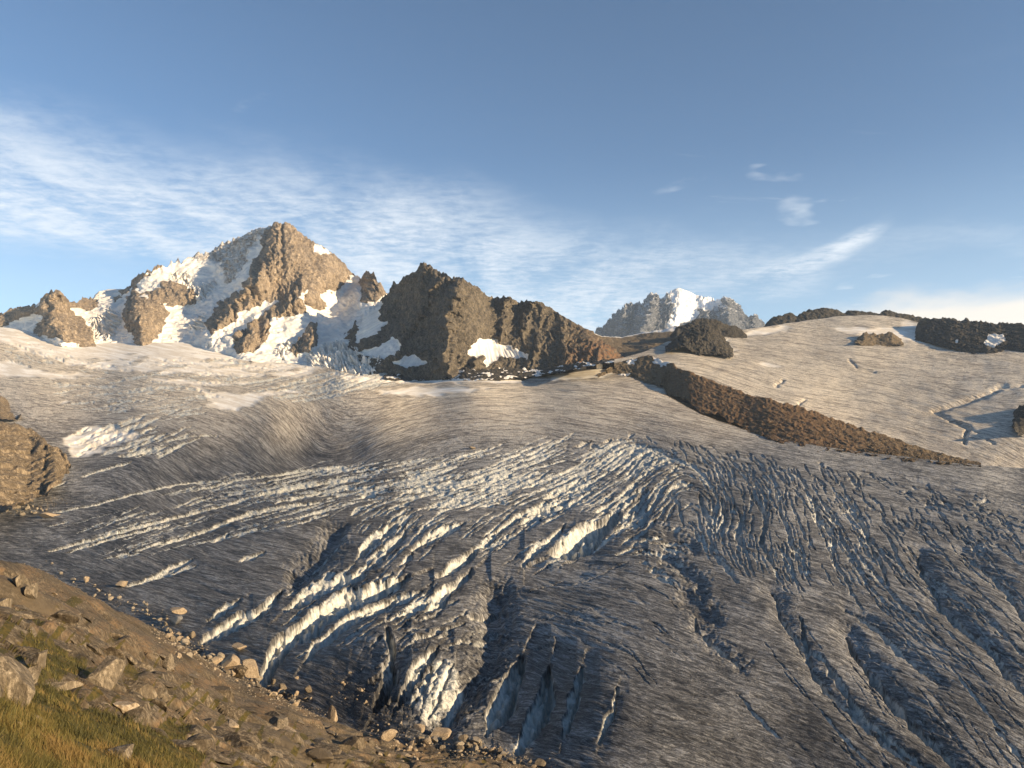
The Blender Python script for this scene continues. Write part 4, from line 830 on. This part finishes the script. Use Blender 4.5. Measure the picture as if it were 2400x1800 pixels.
# ------------------------------------------------------------------ foreground slope
SD = Depth([(-90, 1880, 6.5), (0, 1800, 8.5), (0, 1700, 12), (0, 1600, 20), (0, 1500, 34), (0, 1400, 58), (0, 1310, 105), (-90, 1300, 90), (-90, 1700, 10), (150, 1880, 9), (200, 1800, 12), (200, 1700, 21), (200, 1600, 36), (200, 1500, 66), (190, 1385, 160),
    (400, 1880, 14), (420, 1800, 21), (400, 1700, 44), (380, 1600, 82), (370, 1520, 160), (380, 1480, 250), (600, 1880, 26), (600, 1800, 45), (600, 1720, 90), (560, 1630, 190), (610, 1608, 255), (500, 1553, 275), (800, 1880, 52), (800, 1800, 95), (780, 1740, 165), (770, 1690, 232), (930, 1880, 85), (950, 1800, 165), (930, 1742, 222), (1100, 1880, 135), (1100, 1800, 190), (1100, 1763, 212), (1250, 1860, 180), (1250, 1803, 198), (1400, 1875, 178), (290, 1440, 215)])
NXS, NYS = 680, 400
SX, SY, SV, SP0 = patch(SL_TOP, lambda x: 1868 + 0 * x, -90, 1320, NXS, NYS, lambda x, y: coarse_eval(SD, x, y, 10, 6), power=1.0)
Dp = SP0[..., 1]
N_ = normals(world_of(SX, SY, blur(Dp, (8, 12))))
# tilted, jointed slabs: axes along and across the slope line
def slabs(P, size, seed, warp=.35):
    a = P[..., 0] * .80 + P[..., 1] * .60; b_ = -P[..., 0] * .60 + P[..., 1] * .80 + P[..., 2] * .5
    q = np.stack([a / (size * 2.1), b_ / size], -1); n = noise3(P / size * .9, seed + 3); q = q + (n * warp)[..., None]
    return voro(q, seed, 1.1)
wl0 = np.maximum(Dp * .012, .03)
spc = np.maximum(np.linalg.norm(np.gradient(SP0, axis=0), axis=-1), np.linalg.norm(np.gradient(SP0, axis=1), axis=-1))
dS = 0; crk = np.zeros(SX.shape)
for size, amp in ((26, 3.2), (9, 2.1), (3.6, 1.05), (1.5, .46), (.6, .17), (.25, .06)):
    h, c = slabs(SP0, size, int(700 + size * 10))
    vis = sstep(size / spc, 2.2, 6)
    near = sstep(Dp, size * .9, size * 3.0)
    crk = np.maximum(crk, sstep(c, .12, .02) * sstep(size * F / Dp, 14, 60) * (near + .2) * (.5 + .5 * noise2(SX / 25, SY / 25, int(size * 7))))
    dS = dS + (h * amp * .55 * sstep(c, .0, .3) - amp * .22 * sstep(c, .10, 0)) * sstep(size / spc, 4, 10) * near
for wl, amp in ((20, .9), (6, .25), (2, .16), (.6, .08), (.2, .03)):
    vis = sstep(wl / spc, 2.0, 5); near = sstep(Dp, wl * .8, wl * 2.5)
    dS = dS + fbm3(SP0 / wl, 2, int(740 + wl), .5) * amp * vis * near
c7 = lambda pts: [(x * .3165, 1280 + y * .3165) for x, y in pts]
swx = SX + fbm2(SX / 30, SY / 20, 4, 751) * 18; swy = SY + fbm2(SX / 30, SY / 20, 4, 755) * 12
GRP = [c7(p) for p in ([(-300,1180),(0,1200),(100,1150),(180,1010),(300,985),(500,1010),(620,1090),(640,1200),(760,1210),(900,1290),(1100,1370),(1300,1400),(1450,1480),(1500,1560),(1470,1900),(-300,1900)],
    [(60,640),(300,700),(500,770),(640,850),(640,930),(500,960),(400,940),(260,980),(250,900),(340,840),(300,740),(150,700)], [(0,440),(180,520),(300,600),(230,640),(100,580),(-60,520)], [(380,390),(560,380),(700,420),(560,440),(420,440)], [(720,690),(820,720),(800,760),(700,750)], [(1050,1330),(1300,1340),(1420,1440),(1200,1420)], [(1780,1240),(1900,1290),(1950,1370),(1840,1360)], [(900,900),(1000,960),(940,1000)], [(1400,1080),(1500,1120),(1480,1150)], [(150,360),(280,370),(290,410),(200,400)])]
moss = np.zeros(SX.shape, bool)
for p in GRP: moss |= inpoly(swx, swy, p)
moss = blur(moss, (3, 3), 2)
extra = sstep(fbm2(SX / 26, SY / 15, 4, 761), .12, .4) * .72 * sstep(SV, .05, .3)

dS = dS * (1 - .75 * moss) + moss * fbm3(SP0 / 1.6, 3, 780, .5) * .10 * sstep(Dp, 2, 14)
edge = sstep(SV, 0, .05) * .75 + .25
SP = SP0 + N_ * (dS * edge)[..., None]
SPb = add_back(SP, 7, 26, 60); ps = lambda a: pad_attr(a, 7)
st = np.clip(fbm2(SX / 60, SY / 30, 3, 790) * .9 + .22, 0, .8)
grid_mesh('ground', SPb, M_SLOPE, dict(moss=ps(np.maximum(moss, extra)), stain=ps(st), crack=ps(crk)), label='steep tan bedrock slope with grass in the lower left corner')
def at_slope(x, y):
    i = int(round((x + 90) / 1410 * (NXS - 1))); i = min(max(i, 0), NXS - 1)
    t = float(SL_TOP(x)); j = int(round((y - t) / (1868 - t) * (NYS - 1))); j = min(max(j, 0), NYS - 1)
    return SP[j, i], N_[j, i]
def at_ice(x, y):
    i = min(max(int(round((x + 70) / 2540 * (NXG - 1))), 0), NXG - 1)
    t = gt[i]; j = min(max(int(round((y - t) / (1860 - t) * (NYG - 1))), 0), NYG - 1)
    return GP[j, i], None

# ------------------------------------------------------------------ grass
def blade_mesh(name, pts, nrm, h, wdt, lean, mat, tone):
    n = len(pts); a = rng.uniform(0, 2 * np.pi, n); sd_ = np.stack([np.cos(a), np.sin(a), a * 0], 1) * wdt[:, None]
    ln = np.stack([rng.normal(-.35, .45, n), rng.normal(.1, .4, n), np.zeros(n)], 1) * lean[:, None]
    up_ = np.array([0, 0, 1.]) * .8 + nrm * .2
    m1 = pts + up_ * h[:, None] * .5 + ln * h[:, None] * .25; tp = pts + up_ * h[:, None] * .9 + ln * h[:, None] * .9
    V = np.stack([pts - sd_, pts + sd_, m1 - sd_ * .7, m1 + sd_ * .7, tp], 1).reshape(-1, 3)
    base = np.arange(n)[:, None] * 5
    T = np.concatenate([base + np.array([0, 1, 3]), base + np.array([0, 3, 2]), base + np.array([2, 3, 4])], 0)
    me = bpy.data.meshes.new(name); me.vertices.add(len(V)); me.vertices.foreach_set('co', V.astype(np.float32).ravel())
    me.loops.add(len(T) * 3); me.loops.foreach_set('vertex_index', T.astype(np.int32).ravel())
    me.polygons.add(len(T)); me.polygons.foreach_set('loop_start', np.arange(0, len(T) * 3, 3, dtype=np.int32)); me.polygons.foreach_set('loop_total', np.full(len(T), 3, np.int32))
    me.update(calc_edges=True)
    at = me.attributes.new('tone', 'FLOAT', 'POINT'); at.data.foreach_set('value', np.repeat(tone, 5).astype(np.float32))
    me.materials.append(mat); o = bpy.data.objects.new(name, me); C.objects.link(o); return o
m, t, b = new_mat('dry_mountain_grass')
c = t.mix(t.step(t.attr('tone'), 0, .5), (.040, .038, .010), (.105, .086, .022)); c = t.mix(t.step(t.attr('tone'), .45, 1), c, (.165, .108, .036))
t.link(c, b.inputs['Base Color']); b.inputs['Roughness'].default_value = .7
M_GRASS = m
msk = (moss > .4) & (SX > -85)
jj, ii = np.nonzero(msk); prob = np.interp(Dp[jj, ii], [6, 30, 120], [1.6, 1, .25]); prob /= prob.sum()
NB = 62000
sel = rng.choice(len(jj), NB, p=prob); J, I = jj[sel], ii[sel]; J2 = np.clip(J + 1, 0, NYS - 1); I2 = np.clip(I + 1, 0, NXS - 1)
fu, fv = rng.random((2, NB, 1))
pts = SP[J, I] * (1 - fu) + SP[J, I2] * fu + (SP[J2, I] - SP[J, I]) * fv
dd = Dp[J, I]; cl_ = fbm3(pts / .9, 2, 801)
gh = np.clip(rng.normal(.17, .06, NB) * (1 + cl_ * 1.6), .03, .42) * np.interp(dd, [8, 60], [1, .9])
tone = np.clip(.42 - (SX[J, I] - 60) / 900 + (SY[J, I] - 1680) / 500 + fbm3(pts / 1.6, 3, 805) * 1.1 + rng.normal(0, .16, NB), 0, 1)
o = blade_mesh('grass', pts - N_[J, I] * .02, N_[J, I], gh, np.maximum(rng.uniform(.003, .007, NB), dd * .00045), rng.uniform(.4, 1.3, NB), M_GRASS, tone)
o['kind'] = 'stuff'; o['label'] = 'golden and olive mountain grass in the lower left corner'

# ------------------------------------------------------------------ boulders
def rock_verts(seed, cuts=14, sub=3, flat=1.0, rough=.05):
    r = np.random.default_rng(seed)
    import bmesh
    bm = bmesh.new(); bmesh.ops.create_icosphere(bm, subdivisions=sub, radius=1)
    V = np.array([v.co for v in bm.verts]); Fc = [[v.index for v in f.verts] for f in bm.faces]; bm.free()
    for k in range(cuts):
        n = r.normal(size=3); n /= np.linalg.norm(n); d = r.uniform(.36, .74)
        s = V @ n - d; V = V - np.where(s > 0, s, 0)[:, None] * n
    V = V + (noise3(V * 2.3 + seed, 900)[:, None]) * V * rough
    V[:, 2] *= flat
    return V, Fc
RM = {}
def rock_mesh(seed, sub, cuts, flat, mat):
    k = (seed, sub, cuts, flat, mat.name)
    if k not in RM:
        V, Fc = rock_verts(seed, cuts, sub, flat); me = bpy.data.meshes.new('rock'); me.from_pydata(V.tolist(), [], Fc); me.materials.append(mat); RM[k] = me
    return RM[k]
def boulder(name, x, y, wpx, hpx, label, on='slope', seed=0, mat=None, sub=3, cuts=12, rz=None, tilt=0, sink=.25, group=None, cat='boulder', deep=1.0):
    p, n = at_slope(x, y) if on == 'slope' else at_ice(x, y)
    s = p[1] / F
    me = rock_mesh(seed, sub, cuts, 1.0, mat or M_BOULD)
    o = bpy.data.objects.new(name, me); C.objects.link(o)
    hw, hh = wpx * s / 2 * 1.18, hpx * s / 2 * 1.18
    o.scale = (hw, hw * deep, hh)
    o.location = (p[0], p[1], p[2] + hh * (1 - 2 * sink))
    o.rotation_euler = (random.uniform(-.15, .15), tilt, rz if rz is not None else random.uniform(-.5, .5))
    o['label'] = label; o['category'] = cat
    if group: o['group'] = group
    return o
boulder('boulder', 592, 1597, 40, 62, 'tall upright tan boulder on end at the tip of the ice, largest of the moraine', seed=3, tilt=-.25, on='slope', sink=.12)
boulder('boulder', 552, 1560, 34, 24, 'tan block just left of the tall upright boulder', seed=4, on='slope')
boulder('boulder', 560, 1592, 46, 34, 'rusty brown block leaning behind the tall upright boulder', seed=5, on='slope', mat=M_BROWN)
boulder('boulder', 503, 1535, 34, 24, 'pale tan block at the ice edge left of a wedge shaped block', seed=6, on='slope')
boulder('boulder', 533, 1532, 46, 36, 'wide tan block at the ice edge below the crevasse mouth', seed=7, on='slope')
boulder('boulder', 562, 1528, 34, 26, 'small wedge shaped tan block, uppermost of the blocks by the crevasse mouth', seed=8, on='ice')
boulder('boulder', 412, 1450, 40, 20, 'flat tan slab perched on a pedestal of ice', seed=9, on='ice', sink=-.25, cuts=16)
boulder('ice_pedestal', 412, 1462, 30, 24, 'pale ice pedestal under the perched flat slab', seed=10, on='ice', mat=M_ICE, cat='ice block')
boulder('boulder', 283, 1374, 34, 22, 'pale angular block on dark ice beyond the slope, beside a long thin crevasse', seed=11, on='ice')
boulder('boulder', 204, 1365, 14, 16, 'small white upright stone on dark ice near the slope', seed=12, on='ice')
boulder('boulder', 114, 1216, 46, 16, 'flat olive tan boulder throwing a long shadow on the ice at left', seed=13, on='ice', sink=.0)
boulder('boulder', 1108, 1050, 18, 9, 'lone pale boulder far out on the middle of the glacier', seed=14, on='ice')
boulder('boulder', 780, 1693, 30, 38, 'pale upright boulder in the dark gully below the ice snout', seed=15, on='slope', sink=.05)
boulder('boulder', 664, 1612, 26, 22, 'grey boulder at the dark mouth of the gully', seed=16, on='ice', mat=M_BOULDG)
boulder('boulder', 725, 1622, 22, 18, 'small grey boulder inside the dark gully', seed=17, on='ice', mat=M_BOULDG)
boulder('boulder', 986, 1704, 30, 28, 'pale square boulder resting against the white ice cliff', seed=18, on='ice')
boulder('boulder', 1027, 1706, 54, 34, 'broad tan boulder at the foot of the white ice cliff', seed=19, on='ice', sink=.15)
boulder('boulder', 908, 1746, 42, 34, 'pale pointed boulder below the debris covered snout', seed=20, on='slope', sink=.05)
boulder('boulder', 1030, 1750, 40, 30, 'grey square boulder on the slabs below the ice cliff', seed=21, on='slope', mat=M_BOULDG)
boulder('boulder', 846, 1622, 12, 10, 'small yellowish stone lying on the dirty snout', seed=22, on='ice')
boulder('boulder', 697, 1585, 12, 9, 'small yellowish stone at the left side of the dirty snout', seed=23, on='ice')
# boulders bedded in the slope
BS = [(30, 1590, 150, 190, 'huge grey boulder at the left edge above the grass', 31, .3), (93, 1545, 46, 60, 'rounded grey boulder leaning on the huge one at the left edge', 32, .25), (75, 1588, 44, 60, 'squarish grey boulder beside the huge one, just above the grass', 33, .2),
      (243, 1590, 92, 96, 'big grey domed boulder in the middle of the slope', 34, .3), (345, 1575, 42, 44, 'grey block right of the domed boulder', 35, .3), (375, 1580, 40, 54, 'cleft grey block below the slanting slabs', 36, .3), (145, 1600, 80, 34, 'low pale lumpy rock at the top of the grass', 37, .3),
      (270, 1785, 86, 34, 'yellowish lichen covered boulder half sunk in the grass', 38, .3), (25, 1385, 40, 40, 'grey boulder high on the left edge of the slope', 39, .3), (56, 1402, 36, 44, 'dark shaded block beside the boulder high on the left', 40, .2), (5, 1420, 60, 60, 'wide tan boulder at the left edge near the skyline of the slope', 41, .3),
      (640, 1710, 60, 56, 'angular striped block right of a rusty hollow on the slope', 42, .3), (540, 1650, 40, 34, 'squat tan block on the lower slope', 43, .3), (310, 1680, 110, 70, 'large rust streaked rock bulging above the grass', 44, .4), (450, 1740, 90, 60, 'broad tan rock right of the grass tip', 45, .4), (560, 1750, 110, 40, 'long tan slab lying downslope near the bottom edge', 46, .4),
      (690, 1770, 60, 40, 'pale cracked block near the bottom edge of the picture', 47, .35), (830, 1735, 70, 44, 'brown rounded rock at the brink above the gully', 48, .35), (180, 1470, 70, 40, 'flat grey slab on the upper left of the slope', 49, .4), (130, 1490, 110, 44, 'cracked pale slab below the upper left slope grass', 50, .4),
      (430, 1600, 90, 46, 'smooth tan rock beneath the slanting slabs', 51, .4), (480, 1640, 60, 36, 'brown rock on the mid slope beside gravel', 52, .4), (750, 1745, 40, 28, 'small tan block just left of the brown brink rock', 53, .3)]
for x, y, wp, hp, lab, sd_, sk in BS: boulder('boulder', x, y + hp * .28, wp, hp, lab, seed=sd_, mat=M_SLOPE if sk > .32 else M_BOULDG, sub=4, cuts=20, sink=sk, deep=1.2)
from mathutils import Matrix
def slab(x, y, L, W, T, seed, mat, sink, label, group):
    """a jointed slab or block bedded in the slope, its long side along the fall of the rock"""
    p, n = at_slope(x, y); q, _ = at_slope(x + 16, y + 9)
    s_ = p[1] / F; a = Vector(q - p); nn = Vector(n); a = (a - nn * a.dot(nn)).normalized(); up_ = (nn * .6 + Vector((0, 0, 1)) * .5).normalized()
    a = (a + Vector((random.gauss(0, .25), random.gauss(0, .25), random.gauss(0, .12)))).normalized(); b_ = up_.cross(a).normalized(); c_ = a.cross(b_)
    o = bpy.data.objects.new('rock', rock_mesh(seed, 3, 13, 1.0, mat)); C.objects.link(o)
    M = Matrix((a * L * s_ * .6, b_ * W * s_ * .6, c_ * T * s_ * .6)).transposed().to_4x4()
    M.translation = Vector(p) + c_ * T * s_ * .6 * (1 - 2 * sink)
    o.matrix_world = M; o['label'] = label; o['category'] = 'rock'; o['group'] = group
k = 0; tries = 0
while k < 285 and tries < 6000:
    tries += 1
    x = random.uniform(-40, 1120); top_ = float(SL_TOP(x)); y = random.uniform(top_ + 8, 1800)
    jj_ = min(max(int((y - top_) / (1868 - top_) * (NYS - 1)), 0), NYS - 1); ii_ = min(int((x + 90) / 1410 * (NXS - 1)), NXS - 1)
    if moss[jj_, ii_] > (.4 if random.random() < .93 else 2): continue
    big_ = random.random() ** 1.7; L = 18 + 92 * big_; W = L * random.uniform(.45, .9); T = L * random.uniform(.2, .42)
    if y > top_ + 60 or L < 40:
        mi = random.choice((0, 0, 0, 1, 2)); col_ = ('tan', 'grey', 'pale')[mi]
        sz_ = 'large' if L > 55 else 'medium' if L > 30 else 'small'
        pl = 'near the brow above the ice' if y < top_ + 60 else 'high on the left of the slope' if y < 1520 else 'beside the grass' if x < 420 else 'near the bottom edge of the picture' if y > 1730 else 'in the middle of the slope'
        slab(x, y, L, W, T, 200 + k % 14, (M_SLOPE, M_BOULDG, M_BOULD)[mi], random.uniform(.40, .54), f'{sz_} {col_} angular slab bedded in the rock {pl}', f'{sz_} {col_} slabs {pl}')
        k += 1
# moraine stones: individuals, one label per place
def band(n, line, sx_, sy_, on, smin, smax, label, group, mats):
    L = np.array(line, float)
    for k in range(n):
        i = random.randrange(len(L) - 1); u = random.random(); q = L[i] + (L[i + 1] - L[i]) * u
        x = q[0] + random.gauss(0, sx_); y = q[1] + random.gauss(0, sy_)
        oo = 'ice' if (on == 'auto' and y < float(SL_TOP(x))) or on == 'ice' else 'slope'
        s = smin + (smax - smin) * random.random() ** 2.2
        boulder('stone', x, y, s, s * random.uniform(.6, .9), label, on=oo, seed=60 + k % 9, sub=2, cuts=9, mat=mats[k % len(mats)], sink=.15, group=group, cat='stone', rz=random.uniform(0, 6.28))
M_PALE = rock_material('pale_rubble_stone', (.22, .18, .13), (.36, .30, .22), (.48, .42, .33), .8, .1)
band(110, [(380, 1478), (440, 1520), (500, 1556), (560, 1592), (640, 1625), (720, 1662)], 14, 12, 'auto', 7, 20, 'small pale angular stone in the rubble band along the brow of the slope', 'pale stones along the brow of the slope', [M_PALE, M_BOULD, M_BOULDG])
band(90, [(900, 1748), (1000, 1742), (1100, 1752), (1180, 1772), (1240, 1795)], 22, 12, 'auto', 8, 26, 'tan or grey stone in the rubble below the ice cliff at bottom centre', 'stones in the rubble below the ice cliff', [M_BOULD, M_BOULDG, M_PALE])
band(34, [(800, 1620), (860, 1640), (920, 1680), (880, 1700)], 30, 18, 'ice', 4, 10, 'pale pebble sized stone scattered on the dirty ice snout', 'stones scattered on the dirty snout', [M_PALE, M_BOULD])
band(36, [(130, 1340), (230, 1390), (330, 1425), (400, 1480)], 16, 9, 'ice', 5, 14, 'pale stone lying on dark ice just beyond the slope brow', 'stones on the ice beyond the slope brow', [M_PALE])
band(18, [(10, 1190), (60, 1200), (100, 1196)], 20, 8, 'ice', 5, 14, 'pale stone at the foot of the left bedrock slope', 'stones at the foot of the left bedrock slope', [M_PALE])
# countless small rubble: one object
def rubble(name, samples, mat, label):
    base = [rock_verts(100 + k, 7, 1, .8, .0) for k in range(6)]
    Vs, Fs, off = [], [], 0
    for k, (p, s) in enumerate(samples):
        V, Fc = base[k % 6]; a = random.uniform(0, 6.28); ca, sa = math.cos(a), math.sin(a)
        Q = V * np.array([1, random.uniform(.6, 1), random.uniform(.5, .8)]) * s; Q = np.stack([Q[:, 0] * ca - Q[:, 1] * sa, Q[:, 0] * sa + Q[:, 1] * ca, Q[:, 2]], 1) + p
        Vs.append(Q); Fs.append(np.array(Fc) + off); off += len(V)
    V = np.concatenate(Vs); Fc = np.concatenate(Fs)
    me = bpy.data.meshes.new(name); me.vertices.add(len(V)); me.vertices.foreach_set('co', V.astype(np.float32).ravel()); me.loops.add(len(Fc) * 3); me.loops.foreach_set('vertex_index', Fc.astype(np.int32).ravel())
    me.polygons.add(len(Fc)); me.polygons.foreach_set('loop_start', np.arange(0, len(Fc) * 3, 3, dtype=np.int32)); me.polygons.foreach_set('loop_total', np.full(len(Fc), 3, np.int32)); me.update(calc_edges=True)
    me.materials.append(mat); o = bpy.data.objects.new(name, me); C.objects.link(o); o['kind'] = 'stuff'; o['label'] = label
smp = []
def line_pts(n, line, gx_, gy_, on, a, b_):
    L = np.array(line, float)
    for k in range(n):
        i = random.randrange(len(L) - 1); q = L[i] + (L[i + 1] - L[i]) * random.random(); x = q[0] + random.gauss(0, gx_); y = q[1] + random.gauss(0, gy_)
        oo = 'ice' if (on == 'auto' and y < float(SL_TOP(x))) or on == 'ice' else 'slope'
        p, _n = at_slope(x, y) if oo == 'slope' else at_ice(x, y)
        smp.append((p, p[1] / F * random.uniform(a, b_) / 2))
line_pts(1100, [(370, 1475), (440, 1520), (500, 1556), (560, 1592), (640, 1625), (760, 1690)], 16, 11, 'auto', 2, 8)
line_pts(900, [(880, 1740), (1000, 1745), (1100, 1755), (1180, 1776), (1260, 1800)], 30, 14, 'auto', 2, 9)
line_pts(350, [(800, 1600), (860, 1640), (940, 1690), (860, 1710)], 34, 22, 'ice', 1.5, 5)
line_pts(300, [(60, 1330), (230, 1392), (330, 1430), (400, 1480)], 22, 10, 'ice', 1.5, 5)
line_pts(300, [(0, 1195), (80, 1190), (130, 1170)], 20, 9, 'ice', 1.5, 5)
rubble('rubble', smp, M_PALE, 'pale rubble strewn along the edges of the ice')
smp = []
line_pts(1000, RB[3:], 16, 5, 'ice', 1.5, 5)
rubble('rubble', smp, M_BROWN, 'rusty rubble spilling from the brown rock ridge onto the ice')
smp = []
line_pts(1500, [(200, 1430), (350, 1560), (450, 1640), (600, 1690), (800, 1760)], 60, 40, 'slope', 2, 7)
line_pts(900, [(30, 1340), (100, 1370), (200, 1440)], 50, 25, 'slope', 2, 6)
rubble('gravel', smp, M_BOULDG, 'loose brown gravel in the hollows of the slope')

# ------------------------------------------------------------------ thin mountain air
HAZE = 2.2e-5
if HAZE:
    me = bpy.data.meshes.new('haze'); x0, x1, y0, y1, z0, z1 = -9000, 9000, -300, 12500, -400, 2400
    me.from_pydata([(x, y, z) for x in (x0, x1) for y in (y0, y1) for z in (z0, z1)], [], [(0, 1, 3, 2), (4, 6, 7, 5), (0, 4, 5, 1), (2, 3, 7, 6), (0, 2, 6, 4), (1, 5, 7, 3)])
    m = bpy.data.materials.new('thin_air'); m.use_nodes = True; t = NT(m.node_tree); v = t.n('ShaderNodeVolumePrincipled'); v.inputs['Color'].default_value = (.62, .78, 1, 1); v.inputs['Density'].default_value = HAZE; v.inputs['Anisotropy'].default_value = 0
    o_ = t.n('ShaderNodeOutputMaterial'); t.link(v.outputs[0], o_.inputs['Volume']); me.materials.append(m)
    o = bpy.data.objects.new('haze', me); C.objects.link(o); o['kind'] = 'stuff'; o['label'] = 'thin bluish mountain air'
sc.cycles.max_bounces = 5; sc.cycles.diffuse_bounces = 3
